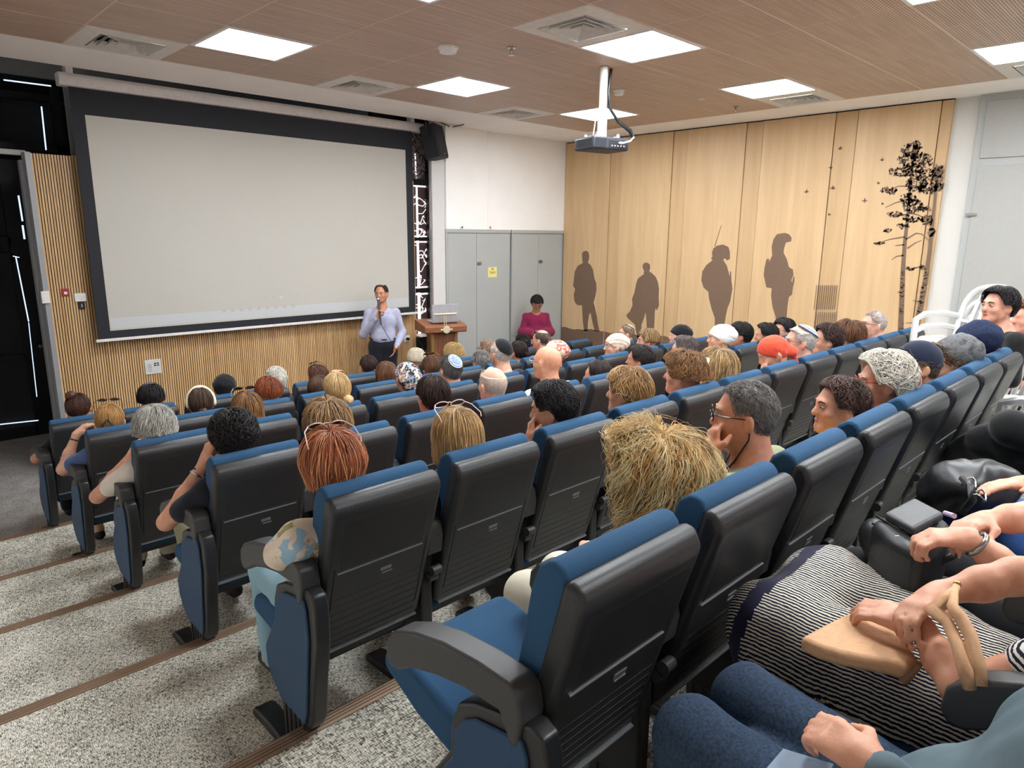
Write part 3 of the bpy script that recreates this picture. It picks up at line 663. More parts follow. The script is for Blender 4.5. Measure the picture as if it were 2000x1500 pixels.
# dark ground band, cut per panel
gz = lambda y: .37+.02*math.sin(y*5)+.012*math.sin(y*13+1)-.05*max(0, 7.2-y)
g0 = Rm(1103, 640, .03).z; g1 = Rm(1230, 652, .03).z; gy0, gy1 = Rm(1103, 640).y, Rm(1230, 652).y
for k in range(6):
    a, b = ys[k]-.004, ys[k+1]+.004; d = .0305 if k % 2 == 0 else .0185; N = 10; pl = []
    for i in range(N+1):
        y = a+(b-a)*i/N; z = max(.05, g0+(g1-g0)*(gy0-y)/(gy0-gy1)+.012*math.sin(y*9)+.008*math.sin(y*23)); pl.append((y, z))
    m = MB(); m.prism(pl+[(b, 0), (a, 0)], MX-d-.002, MX-d, 0); obj('ground_silhouette', m, M_br, mur, smooth=0)
tr = MB(); rr = random.Random(11)
def tseg(p, w0, w1, d=.0305, cv=Z5):
    q = [Rm(*cv(a), d) for a in p]; n = len(q)
    for i in range(n-1):
        a, b = q[i], q[i+1]; dd = (b-a)
        if dd.length < 1e-5: continue
        dd.normalize(); nn = Vector((0, -dd.z, dd.y)); r0 = (w0+(w1-w0)*i/(n-1))/2; r1 = (w0+(w1-w0)*(i+1)/(n-1))/2
        V4 = [a+nn*r0, b+nn*r1, b-nn*r1, a-nn*r0]; tr.add([tuple(v) for v in V4]+[(v.x-.002, v.y, v.z) for v in V4], [(3,2,1,0),(4,5,6,7),(0,1,5,4),(1,2,6,5),(2,3,7,6),(3,0,4,7)])
tseg([(890, 1380), (898, 1180), (905, 1000), (915, 850), (932, 700), (945, 520), (958, 400), (988, 290)], .062, .012)
tseg([(975, 1350), (1005, 1200), (1035, 1040), (1055, 900), (1068, 760), (1085, 600), (1100, 440)], .06, .02)
for p in (((920,830),(980,795),(1010,800),(1055,838)), ((930,880),(975,850),(1010,835)), ((912,860),(860,865)), ((908,920),(870,925),(840,945)), ((915,815),(830,830),(765,850)), ((945,530),(880,530),(820,555)), ((940,600),(860,625),(805,650)), ((932,690),(870,690)), ((940,680),(985,690),(1040,715)), ((950,470),(900,470),(860,470)), ((1062,800),(1080,790)), ((1035,1000),(1010,985),(950,995)), ((1030,1050),(1040,1045)), ((1010,1180),(960,1175)), ((985,1300),(920,1300)), ((1000,1190),(1025,1185)), ((895,1130),(875,1125)), ((955,420),(1000,380)), ((948,500),(1010,470)), ((1090,560),(1040,540)), ((900,1330),(925,1345))):
    tseg(p, .018, .006)
for k in range(30):
    y = rr.uniform(1000, 1340); x = 893+(1380-y)*.038; s = rr.choice((-1, 1)); tseg([(x, y), (x+s*rr.uniform(8, 20), y-rr.uniform(2, 10))], .01, .004)
    x = 975+(1350-y)*.19; tseg([(x, y), (x+s*rr.uniform(8, 18), y-rr.uniform(2, 10))], .01, .004)
for cx, cy, rx, ry in ((955,330,62,42),(978,300,26,26),(925,385,55,35),(1010,385,60,42),(880,450,62,26),(960,440,55,32),(1030,470,58,40),(1100,450,36,42),(820,555,52,20),(975,520,60,42),(1040,540,58,35),(1108,520,25,32),(935,600,48,30),(955,640,62,40),(860,690,50,15),(960,710,60,22),(1025,660,36,16),(1040,720,36,28),(1062,790,22,22),(822,780,26,9),(900,755,38,12),(765,850,32,9),(950,995,36,9),(1005,985,18,8)):
    for k in range(int(rx*ry/24)+6):
        a = rr.uniform(0, 6.28); q = rr.random()**.5; x = cx+rx*q*math.cos(a); y = cy+ry*q*math.sin(a); L = rr.uniform(6, 11); ang = rr.uniform(-.9, .9)
        x2, y2 = x+L*math.cos(ang), y+L*math.sin(ang); tseg([(x, y), ((x+x2)/2, (y+y2)/2), (x2, y2)], rr.uniform(.02, .036), .008)
obj('tree_silhouette', tr, M_br, mur, smooth=0)
for (x, y), L in zip(((550,317),(497,425),(508,540),(360,562),(490,690),(688,613),(787,382),(767,513),(790,630)), (22, 22, 26, 26, 16, 32, 22, 16, 14)):
    tr = MB(); s = 1 if L > 20 else -1
    tseg([(x-L/2, y), (x, y+1), (x+L/2, y-1)], .008, .014); tseg([(x, y), (x+2*s, y-L*.35), (x+6*s, y-L*.5)], .022, .006); tseg([(x, y), (x-1, y+L*.35)], .016, .005)
    obj('bird_silhouette', tr, M_br, mur, smooth=0)
for y0, y1 in ((557, 605), (609, 660)):
    m = MB(); 
    for k in range(11):
        a = Rm(1595+k*4.0, y0, .03); b = Rm(1595+k*4.0, y1, .03); m.box((MX-.034, a.y-.004, max(.2, b.z)), (MX-.0305, a.y+.004, a.z))
    obj('vent_slot', m, M_br, mur, smooth=0)
tag(mur, 'plywood panelled mural wall with four brown soldier silhouettes, pine trees and birds', 'mural')

# ---------------- projector
pc = at(1173, 222, 2, CZ-.70); top = at(1180, 130, 2, CZ)
pc = Vector((top.x, top.y, CZ-.66)); M_pj = plain('dark projector shell', '33363F', .5); M_pj2 = plain('projector vents', '1A1B20', .7); M_mnt = plain('white mount', 'E2E2D6', .4)
E_ = empty('projector', pc); E_.rotation_euler = (math.radians(6), math.radians(4), math.radians(-10))
m = MB(); m.box((-.20, -.15, -.06), (.20, .15, .05)); obj('housing', m, M_pj, E_, bevel=.018, seg=3)
m = MB()
for k in range(12): m.box((-.203, -.12+.02*k, -.035), (-.199, -.11+.02*k, .03))
for k in range(9): m.box((-.18+.014*k, -.153, -.045), (-.173+.014*k, -.149, .035))
obj('vent_grille', m, M_pj2, E_, smooth=0)
m = MB(); m.box((-.03, -.153, -.045), (.18, -.150, .02)); obj('port_panel', m, M_pj2, E_, smooth=0)
m = MB()
for k in range(5): m.box((-.01+.034*k, -.157, -.03), (.008+.034*k, -.152, -.018))
obj('port', m, M_chr, E_, smooth=0)
m = MB(); m.disc((.08, .15, 0), .055, .03, axis=1); obj('lens_ring', m, M_pj2, E_); 
m = MB(); m.tube([(.09, -.155, 0), (.10, -.19, .0), (.17, -.2, .02), (.24, -.16, .06)], .008, 8); m.ell((.09, -.165, 0), (.022, .02, .012)); obj('plug', m, M_wp, E_)
m = MB(); m.box((-.12, -.02, .05), (.12, .02, .062)); m.box((-.13, -.1, .05), (-.10, .1, .066)); m.box((.10, -.1, .05), (.13, .1, .066))
for sx in (-1, 1):
    for sy in (-1, 1): m.disc((sx*.115, sy*.09, .055), .012, .03)
obj('mount_arm', m, M_mnt, E_, bevel=.003)
m = MB(); m.box((-.03, -.03, .06), (.03, .03, .25)); m.tube([(0, 0, .1), (0, 0, .655)], .035, 14); obj('pole', m, M_mnt, E_)
tag(E_, 'dark ceiling projector hanging from a white pole', 'projector')
E_.rotation_euler = (0, 0, math.radians(-14))
m = MB(); q = pc+Vector((.10, .0, .655)); m.tube([q, q+Vector((-.04, -.01, -.2)), q+Vector((-.02, -.02, -.34)), q+Vector((.06, -.06, -.45)), q+Vector((.16, -.12, -.52)), q+Vector((.2, -.14, -.6))], [.014, .014, .014, .015, .02, .012], 10)
tag(obj('projector_cable', m, M_black), 'thick black cable looping from the ceiling to the projector', 'cable')
m = MB(); m.tube([pc+Vector((-.03, 0, .35)), pc+Vector((-.12, -.02, .2)), pc+Vector((-.17, -.04, .06))], .005, 6); tag(obj('safety_wire', m, plain('cream cord', 'D8C2A4', .6)), 'thin cream safety wire from pole to projector', 'wire')

# ---------------- lectern, laptop, stand
LY = 7.35
a = at(827, 637, 1, LY); b = at(893, 637, 1, LY); lw = b.x-a.x; cxl = (a.x+b.x)/2; zt_ = a.z
M_lec = wood('dark walnut', '5A3523', '8A5A3C', (40, 40, 3), .4); M_lec2 = wood('walnut desk', '7A4A30', 'A06A48', (3, 40, 30), .4)
le = empty('lectern', (cxl, LY, 0)); le.rotation_euler = (0, 0, math.radians(-18))
zl = zt_-.09
m = MB(); m.prism([(-.20, zl), (-.22, zl+.012), (-.22, zl+.085), (-.20, zl+.095), (.22, zl+.15), (.22, zl)], -lw/2*1.02, lw/2*1.02, 0); obj('desk_top', m, M_lec2, le, bevel=.006)
m = MB(); m.box((-.15, -.14, .06), (.15, .16, zl)); obj('column', m, M_lec, le, bevel=.004)
m = MB(); m.box((-.19, -.15, .06), (-.15, -.11, zl)); m.box((.15, -.15, .06), (.19, -.11, zl)); obj('corner_post', m, plain('brass trim', 'A8894E', .35, metal=.6), le, bevel=.003)
m = MB(); m.box((-.28, -.24, 0), (.28, .24, .06)); obj('base', m, M_lec, le, bevel=.006)
m = MB(); m.disc((0, -.235, zl+.045), .05, .012, axis=1); m.box((-.085, -.233, zl+.035), (.085, -.222, zl+.055)); obj('emblem', m, plain('cream brass', 'E2D6B4', .35, metal=.3), le, bevel=.002)
tag(le, 'dark walnut wooden lectern with pale emblem beside the screen', 'lectern')
LM = Matrix.Translation((cxl, LY, 0)) @ Matrix.Rotation(math.radians(-18), 4, 'Z')
lt = bpy.data.objects.new('laptop', None); link(lt, None, LM @ Vector((0.03, .02, zl+.125)), (0, 0, math.radians(-18)))
M_lap = plain('grey laptop shell', 'A6A4A8', .4, metal=.1)
m = MB(); m.box((-.19, -.13, 0), (.19, .13, .016)); obj('keyboard_base', m, M_lap, lt, bevel=.004)
m = MB(); R5 = Matrix.Rotation(math.radians(8), 4, 'X') ; m.box((-.19, -.135, .01), (.19, -.125, .25), 0, None); obj('screen_lid', m, M_lap, lt, bevel=.004)
tag(lt, 'open grey laptop seen from behind on top of the lectern', 'laptop')
ds = bpy.data.objects.new('reading_lamp', None); link(ds, None, LM @ Vector((0, -.12, zl+.11)), (0, 0, math.radians(-18)))
M_brs = plain('pale brass lamp', 'DCD3B5', .3, metal=.3)
m = MB(); m.tube([(-.014, -.06, -.02), (-.014, -.06, .13)], .006); m.tube([(.014, -.06, -.02), (.014, -.06, .13)], .006); obj('stem', m, M_brs, ds)
m = MB(); m.tube([(-.16, -.06, .14), (.16, -.06, .14)], .013, 10); obj('lamp_bar', m, M_brs, ds)
tag(ds, 'pale brass bar reading lamp on the front of the lectern', 'lamp')
m = MB(); q = at(880, 690, 1, LY+.1); m.box((q.x-.05, LY+.08, .2), (q.x+.04, LY+.12, q.z+.15)); tag(obj('glass_panel', m, plain('dusty blue glass', '8FA0A4', .15)), 'narrow bluish glass panel standing behind the lectern', 'glass panel')
# low black box under the tree window
a = at(812, 657, 1, 8.1); b = at(845, 681, 1, 8.1)
m = MB(); m.box((a.x+.02, 8.08, b.z), (at(838, 670, 1, 8.08).x, 8.2, a.z-.02)); m.tube([(a.x+.1, 8.1, 0), (a.x+.1, 8.1, b.z)], .015); m.tube([(a.x+.28, 8.17, 0), (a.x+.28, 8.17, b.z)], .015)
tag(obj('black_crate', m, M_black, smooth=0), 'black box on thin legs under the tree window behind the lectern', 'box')
m = MB(); m.box((a.x+.02, 8.02, b.z+.21), (a.x+.30, 8.2, b.z+.23)); tag(obj('shelf', m, M_wp, smooth=0), 'thin white sill board above the black box', 'shelf')
m = MB(); z_ = b.z; m.tube([(a.x, 8.05, z_+.2), (a.x+.08, 8.0, z_+.0), (a.x+.16, 7.95, z_-.2), (a.x+.2, 7.9, .01)], .008, 6); tag(obj('power_cable', m, M_black), 'thin black cable hanging in front of the black box', 'cable')
# ================================================================ AUDITORIUM CHAIRS
M_blue = fabric('2F5272', nz=.06, scale=500, sheen=.03); M_blue2 = fabric('2E4A68', nz=.06, scale=500)
M_pl = plain('black moulded plastic', '252628', .42, nz=.05, scale=300, bump=.12); M_pl2 = plain('black chair plastic smooth', '222325', .38, nz=.05)
M_arm = plain('dark grey armrest', '3A393A', .45, nz=.05, scale=300, bump=.1); M_met = plain('bright edge strip', '8C8E90', .35, metal=.5)
cushion = [(-.375,.98),(-.370,1.03),(-.350,1.052),(-.322,1.054),(-.290,1.03),(-.268,.97),(-.248,.86),(-.215,.70),(-.17,.57),(-.115,.47),(-.125,.43),(-.22,.42)]
shell = [(-.428,.985),(-.405,1.030),(-.366,1.030),(-.355,.98),(-.20,.42),(-.262,.415)]
def up2(pts, f): return pts
def chair_parts():
    """meshes of one chair, origin on the floor under its pedestal centre"""
    T = bpy.data.objects.new('auditorium_chair', None); COL.objects.link(T)
    m = MB(); m.prism(shell, -.218, .218, 0); obj('back_shell', m, M_pl, T, bevel=.022, seg=4)
    # raised rim line and recessed panel on the rear
    def rear(t, off=0):   # point on rear face, t from bottom(0) to top(1)
        a = Vector((0, -.262, .415)); b = Vector((0, -.425, .985)); p = a+(b-a)*t; n = Vector((0, -(b-a).z, (b-a).y)).normalized()*-1
        n = Vector((0, -.961, -.275)); return p+n*off
    def slab(m, x0, x1, t0, t1, o0, o1, mi=0):
        P4 = [rear(t0, o0), rear(t1, o0), rear(t1, o1), rear(t0, o1)]
        m.add([(x0, p.y, p.z) for p in P4]+[(x1, p.y, p.z) for p in P4], [(0,1,2,3),(7,6,5,4),(0,4,5,1),(1,5,6,2),(2,6,7,3),(3,7,4,0)], mi)
    m = MB(); slab(m, -.17, .172, .60, .93, -.004, .003); obj('rear_panel', m, M_pl2, T, bevel=.003)
    m = MB(); slab(m, .185, .19, .12, .9, -.004, .0018); slab(m, -.19, -.185, .12, .9, -.004, .0018); slab(m, -.19, .19, .935, .94, -.004, .0018); obj('rear_groove', m, M_dark, T, smooth=0)
    m = MB(); slab(m, -.175, .17, .585, .592, -.004, .006); obj('edge_strip', m, M_met, T, smooth=0)
    m = MB(); slab(m, -.20, .20, .0, .012, -.004, .008); obj('bottom_strip', m, M_met, T, smooth=0)
    m = MB(); slab(m, .0, .045, .49, .512, -.002, .003); slab(m, .008, .05, .465, .475, -.002, .003); obj('number_clip', m, M_met, T, smooth=0)
    m = MB()
    for k in range(7): slab(m, -.185, .185, .06+.055*k, .066+.055*k, -.004, .002)
    obj('rear_rib', m, M_pl, T, smooth=0)
    m = MB(); m.prism(cushion, -.205, .205, 0); o = obj('back_cushion', m, M_blue, T, bevel=.03, seg=4)
    # seat
    m = MB(); m.prism([(-.215,.36),(-.215,.44),(-.16,.465),(.16,.465),(.235,.45),(.262,.41),(.25,.37),(.1,.345)], -.215, .215, 0); obj('seat_cushion', m, M_blue, T, bevel=.03, seg=4)
    m = MB(); m.prism([(-.2,.33),(-.2,.37),(.22,.375),(.12,.335)], -.2, .2, 0); obj('seat_pan', m, M_pl, T, bevel=.01)
    standard(T, .256)
    m = MB(); m.disc((.256-.02, -.30, .565), .02, .04, axis=0); m.disc((.2365, -.325, .60), .018, .04, axis=0); obj('hinge_cap', m, M_arm, T)
    return T
def standard(T, x, side=0):
    """end or middle standard with armrest at lateral x; side=-1 gives the blue outer panel facing the aisle"""
    arm = [(-.335,.735),(-.325,.785),(-.30,.805),(-.20,.805),(-.08,.795),(.03,.77),(.11,.735),(.14,.70),(.145,.655),(.13,.632),(.10,.632),(.03,.672),(-.06,.70),(-.16,.72),(-.27,.725),(-.30,.665),(-.325,.665)]
    m = MB(); m.prism(arm, x-.037, x+.037, 0); obj('armrest', m, M_arm, T, bevel=.009, seg=3)
    pan = [(-.40,.665),(-.385,.715),(-.35,.73),(-.18,.69),(-.125,.66),(-.10,.60),(-.095,.52),(-.04,.44),(.0,.38),(-.005,.31),(-.035,.255),(-.08,.215),(-.12,.195),(-.32,.195),(-.345,.24),(-.37,.40),(-.40,.55)]
    if not side: pan = [(min(0, max(y, -.27)) if y < -.27 else y, z) for y, z in pan]
    m = MB(); m.prism(pan, x-.026, x+.026, 0); so_ = obj('side_standard', m, M_pl2, T, bevel=.008, seg=3)
    if side:
        ins = [(-.35,.655),(-.335,.69),(-.19,.66),(-.145,.63),(-.12,.59),(-.115,.52),(-.06,.44),(-.02,.38),(-.025,.315),(-.055,.265),(-.12,.215),(-.29,.205),(-.31,.25),(-.335,.42),(-.355,.55)]
        m = MB(); s = .026*side; m.prism(ins, min(x+s, x+s*1.35), max(x+s, x+s*1.35), 0); obj('side_panel', m, M_blue2, so_, bevel=.004)
    m = MB(); m.prism([(-.285,.0),(-.295,.21),(-.10,.21),(-.115,.0)], x-.022, x+.022, 0)
    for k in range(5): y = -.265+.034*k; m.box((x-.027, y-.006, .02), (x+.027, y+.006, .2))
    obj('pedestal', m, M_pl2, T, bevel=.003)
    m = MB(); m.prism([(-.30,.0),(-.30,.02),(.0,.045),(.10,.045),(.14,.03),(.145,.0)], x-.04, x+.04, 0); obj('foot_plate', m, M_pl2, T, bevel=.008)
def kids(o): return [c for c in COL.objects if c.parent is o]
def build_tree(o): return (o, [build_tree(c) for c in list(o.children)])
def dup(tree, loc=None):
    src, ch = tree; c = src.copy(); COL.objects.link(c)
    if loc is not None: c.location = loc
    for t in ch:
        k = dup(t); k.parent = c
    return c
chair0 = chair_parts(); bpy.context.view_layer.update(); tree0 = build_tree(chair0)
chairL = dup(tree0); chairL.name = 'auditorium_chair'; standard(chairL, -.256, -1); bpy.context.view_layer.update(); treeL = build_tree(chairL)
NCH = dict(G=8, A=8, B=12, C=12, D=13, E=13, F=13)
ROWN = dict(G='nearest row beside the camera', A='first row in front of the camera', B='second row from the camera', C='third row from the camera', D='fourth row from the camera', E='second row from the front', F='front row')
ORD = ['leftmost', 'second from the left', 'third from the left', 'fourth from the left', 'fifth from the left', 'sixth from the left', 'seventh from the left', 'eighth from the left', 'ninth from the left', 'tenth from the left', 'eleventh from the left', 'twelfth from the left', 'thirteenth from the left']
first = [chair0, chairL]; CH = {}
EMPTY = {('A', 0), ('B', 11), ('D', 7), ('D', 11), ('D', 12), ('E', 9), ('E', 10), ('E', 12), ('F', 10), ('F', 11), ('F', 12)}
for r in 'ABCDEFG':
    for k in range(NCH[r]):
        loc = (XC[r]+WP[r]*k, FY[r], LV[r])
        if k == 0: c = chairL if first[1] else dup(treeL, loc); first[1] = None
        else: c = chair0 if first[0] else dup(tree0, loc); first[0] = None
        c.location = loc; CH[r, k] = c
        tag(c, ('empty ' if (r, k) in EMPTY else '')+'blue chair, %s in the %s' % (ORD[k], ROWN[r]), 'chair', 'blue auditorium chairs')
# empty chair nearest the camera: seat half tipped up
c = CH['A', 0]; bpy.context.view_layer.update()
for ch in c.children:
    if ch.name.startswith(('seat_cushion', 'seat_pan')):
        piv = Vector((0, -.2, .40)); a = math.radians(17); Rm4 = Matrix.Translation(piv) @ Matrix.Rotation(a, 4, 'X') @ Matrix.Scale(1.10, 4, (0, 1, 0)) @ Matrix.Translation(-piv); ch.matrix_local = Rm4
# ================================================================ PEOPLE
RR = .095
def hpos(phi, s, h, sp):
    """hair surface: phi from the face (+Y) round, s = arc length from the crown, h = offset from scalp"""
    thm = sp.get('thm', 1.78); th = s/RR; tc = np.minimum(th, thm); ex = np.maximum(th-thm, 0)*RR
    a, b, c = .078+h, .099+h*1.0, .094+h
    fl = 1+sp.get('flare', 0.)*ex
    nk = 1-sp.get('tuck', .30 if not (sp.get('L', 0) > 0 or sp.get('long')) else .0)*np.clip(ex/.08, 0, 1)
    x = a*np.sin(tc)*np.sin(phi)*fl*nk; y = b*np.sin(tc)*np.cos(phi)*fl*nk; z = c*np.cos(tc)-ex
    return np.stack([x, y-.006, z+.022], -1)
def hlim(phi, sp):
    p = np.abs((phi+PI) % (2*PI)-PI); tf = sp.get('front', .95)
    if sp.get('L', 0) > 0 or sp.get('long'):
        E_ = sp.get('thm', 1.78)+sp['L']/RR; return np.interp(p, [0, .7, 1.0, 1.25, PI], [tf, tf, 1.35, E_, E_])*RR
    return np.interp(p, [0, .7, .95, 1.15, 1.55, 1.85, PI], [tf, tf, 1.15, 1.62, 1.50, 2.2, sp.get('nape', 2.15)+.35])*RR
def hair(name, parent, R, c, sp, mat):
    """combed strands over a closed cap, in head frame R,c"""
    th = sp.get('thick', .02); Rn = np.array(R); c = np.array(c)
    nu, nv = 36, 12
    ph = np.linspace(-PI, PI, nu, endpoint=False); bald = sp.get('bald', 0)
    V = []
    for inner in (0, 1):
        for i in range(nv+1):
            t = i/nv; lo = np.where(np.abs(ph) > 0, bald*RR, 0); lm = hlim(ph, sp); s_ = lo+(np.maximum(lm-.008, lo+.001)-lo)*t
            h = (sp.get('base', .45)*th*(math.sin(min(1, t*1.3+.25)*PI/2))) if not inner else -.012
            V.append(hpos(ph, s_, h*np.ones(nu), sp))
    V = np.concatenate(V); m = nv+1
    F = []
    for i in range(nv):
        for j in range(nu):
            k = (j+1) % nu
            F.append((i*nu+j, (i+1)*nu+j, (i+1)*nu+k, i*nu+k)); F.append(((m+i)*nu+j, (m+i)*nu+k, (m+i+1)*nu+k, (m+i+1)*nu+j))
    for j in range(nu):
        k = (j+1) % nu; F.append((nv*nu+j, (m+nv)*nu+j, (m+nv)*nu+k, nv*nu+k)); F.append((j, k, m*nu+k, m*nu+j))
    n = sp.get('n', 500); K = sp.get('k', 8); ln = sp.get('len', .09)
    if n:
        phi = rng.uniform(-PI, PI, n); lm = hlim(phi, sp); u = rng.random(n)**.8
        smax = np.minimum(lm, sp.get('rootmax', 2.45 if ln < .1 else 1.9)*RR); s0 = bald*RR+u*(smax-bald*RR); s0 = np.maximum(s0, .004)
        s1 = np.minimum(s0+ln*rng.uniform(.75, 1.15, n), lm+rng.uniform(-.004, .012, n)*sp.get('rag', 1)); s1 = np.maximum(s1, s0+.004)
        T = np.linspace(0, 1, K)[None]; s_ = s0[:, None]+(s1-s0)[:, None]*T
        lay = rng.uniform(.35, 1.0, n)*th
        if sp.get('clump'):
            gi = rng.integers(0, sp['clump'], n); gp = rng.uniform(-PI, PI, sp['clump']); phi = gp[gi]+.045*rng.normal(size=n); gl = rng.uniform(.3, 1.0, sp['clump']); lay = th*(gl[gi]+.08*rng.normal(size=n)); gs = rng.random(sp['clump'])**.8*smax.max(); ds = gs[gi]-s0; s0 = np.clip(s0+ds*.8, .004, np.minimum(hlim(phi, sp), smax.max())); lm = hlim(phi, sp); s1 = np.maximum(np.minimum(s0+ln*rng.uniform(.75, 1.15, n), lm+rng.uniform(-.004, .012, n)*sp.get('rag', 1)), s0+.004); s_ = s0[:, None]+(s1-s0)[:, None]*T
        h = lay[:, None]*np.clip(T*3+.45, 0, 1)+sp.get('lift', 0)*T**1.5*rng.uniform(.2, 1, n)[:, None]
        sw = sp.get('swirl', .25)*rng.normal(size=n)[:, None]*T
        part = sp.get('part', 0)
        pa = phi[:, None]+sw+part*T*np.sin(phi)[:, None]; s_ = np.minimum(s_, hlim(pa, sp)+.006)
        P = hpos(pa, s_, h, sp)
        cu = sp.get('curl', 0)
        if cu:
            fq = sp.get('cf', 60)*rng.uniform(.7, 1.3, n)[:, None]; p0 = rng.uniform(0, 6.28, n)[:, None]; A = cu*rng.uniform(.4, 1.2, n)[:, None]*np.clip(T*2.5, 0, 1)
            ss = s_-s0[:, None]
            if sp.get('clump'): g1 = rng.uniform(.7, 1.3, sp['clump']); g2 = rng.uniform(0, 6.28, sp['clump']); fq = sp['cf']*g1[gi][:, None]; p0 = g2[gi][:, None]+.25*rng.normal(size=n)[:, None]; ss = s_
            e1 = np.stack([np.cos(phi), -np.sin(phi), np.zeros(n)], -1)[:, None]; e2 = np.stack([np.sin(phi), np.cos(phi), .2*np.ones(n)], -1)[:, None]
            P = P+e1*(A*np.sin(fq*ss+p0))[..., None]+e2*(A*np.cos(fq*ss+p0))[..., None]
        tg = np.gradient(P, axis=1); tg /= np.linalg.norm(tg, axis=2)[..., None]+1e-9
        ref = P-np.array([0, 0, -.02]); ref /= np.linalg.norm(ref, axis=2)[..., None]+1e-9
        e1 = np.cross(tg, ref); e1 /= np.linalg.norm(e1, axis=2)[..., None]+1e-9; e2 = np.cross(e1, tg)
        wd = sp.get('w', .0022)*rng.uniform(.7, 1.3, n)[:, None, None]*np.array([.8]+[1]*(K-2)+[.3])[None, :, None]
        ring = np.stack([P+e1*wd, P-e1*wd, P+e2*wd*.7], 2).reshape(-1, 3); off = len(V)
        base = (np.arange(n)[:, None]*K+np.arange(K-1)[None]).reshape(-1)*3+off
        Fs = np.concatenate([np.stack([base+a, base+b, base+3+b, base+3+a], 1) for a, b in ((0, 2), (2, 1), (1, 0))])
        V = np.concatenate([V, ring]); F = np.concatenate([np.array(F), Fs])
    else: F = np.array(F)
    V = V@Rn.T+c
    me = mesh_from(name, V, F, mat, None, 180)
    return link(bpy.data.objects.new(name, me), parent)
def head_sdf(sex='f', chin=1.0, bare=True):
    s = SDF(); m = sex == 'm'
    s.ell((0, -.010, .022), (.076, .097, .090), .02).ell((0, .034, -.030), (.058, .055, .078), .03)
    s.cone((0, .052, -.082), (0, .07, -.094), .026 if m else .022, .018, .03)
    for x in (-1, 1):
        s.cone((x*.055, .0, -.05), (x*.018, .065, -.09), .02, .016, .03)           # jaw
        s.ell((x*.040, .055, -.028), (.022, .022, .02), .02)                        # cheek
        s.ell((x*.083, -.006, -.010), (.011, .019, .031), .007, M=np.array(Matrix.Rotation(x*.35, 3, 'Z'))); s.cone((x*.072, .006, -.03), (x*.080, -.002, -.034), .01, .007, .008)
        s.ell((x*.093, .002, -.006), (.006, .009, .015), .004, sub=True)
        s.ell((x*.031, .094, .004), (.016, .012, .011), .010, sub=True)             # eye socket
    s.cone((0, .086, .010), (0, .104, -.026), .007, .011, .012); s.ell((0, .098, -.030), (.016, .011, .008), .008)
    s.ell((0, .078, .024), (.042, .016, .010), .016)
    s.ell((0, .083, -.056), (.022, .012, .006), .008).ell((0, .080, -.066), (.018, .011, .006), .006)
    return s
def unit(v): v = np.array(v, float); return v/(np.linalg.norm(v)+1e-9)
def hand(s, wr, d, nrm, side, curl=.5, spread=.0):
    """five-fingered hand; d finger direction, nrm = palm side normal, side=+1 right hand (thumb towards -cross)"""
    d = unit(d); nrm = unit(np.array(nrm)-d*np.dot(nrm, d)); u = np.cross(d, nrm)*side   # u points to the thumb side
    pc = wr+d*.045
    s.cone(wr, wr+d*.03, .024, .026, .02)
    for k, o in enumerate((.026, .009, -.009, -.025)):
        s.cone(wr+d*.015+u*o*.6, wr+d*.078+u*o, .014, .0115, .014)
        L = (.040, .045, .042, .033)[k]; p = wr+d*.080+u*o; a = curl*.55; dirn = d
        for q, f in enumerate((1, .62, .5)):
            dirn = unit(math.cos(a)*d+math.sin(a)*nrm+u*spread*(1.5-k)*.2); e = p+dirn*L*f; s.cone(p, e, .0093-.0008*q, .0085-.0008*q, .003); p = e; a += curl*(.95 if q == 0 else .7)
    p = wr+d*.022+u*.024; e = p+unit(d*.55+u*.75+nrm*.4*curl)*.036; s.cone(p, e, .014, .011, .012); s.cone(e, e+unit(d*.85+u*.15*(1-curl)+nrm*.5*curl)*.032, .0105, .0085, .004)
def arm_pts(sh, el, wr): return np.array(sh, float), np.array(el, float), np.array(wr, float)
def glasses(parent, R, c, mat, top=False, name='eyeglasses', lens=None, big=1.0):
    m = MB(); R3 = Matrix(np.array(R).tolist()); cc = Vector(c)
    if top: f = lambda x, y, z: cc+R3 @ Vector((x*1.08, .045+(y-.1)*.85-(z-.005)*.6, .138+(z-.005)*.6+(y-.1)*.34))
    else: f = lambda x, y, z: cc+R3 @ Vector((x, y, z))
    for sx in (-1, 1):
        rim = []
        for k in range(15):
            a = 2*PI*k/14; rim.append(f(sx*.034+.026*big*math.cos(a), .108-.004*abs(math.cos(a)), .003+.02*big*math.sin(a)))
        m.tube(rim, .0022, 5, cap=False)
        m.tube([f(sx*.060, .104, .010), f(sx*.078, .07, .010), f(sx*.084, .0, .006), f(sx*.082, -.02, -.01)], .0022, 5)
    m.tube([f(-.009, .112, .008), f(0, .113, .011), f(.009, .112, .008)], .002, 5)
    o = obj(name, m, mat, parent)
    if lens is not None:
        l = MB()
        for sx in (-1, 1):
            V = [f(sx*.034+.025*big*math.cos(2*PI*k/14), .107, .003+.019*big*math.sin(2*PI*k/14)) for k in range(14)]; n_ = (R3 @ Vector((0, -1, 0)))*.0015
            l.add(V+[v+n_ for v in V], [tuple(range(14)), tuple(range(27, 13, -1))]+[(k, (k+1) % 14, 14+(k+1) % 14, 14+k) for k in range(14)])
        obj('lens', l, lens, o)
    return o
M_eyew = plain('eye white', 'A79A90', .4); M_iris = plain('dark iris', '2A1D16', .2); M_lip = plain('lips', 'A5605A', .5, nz=.05)
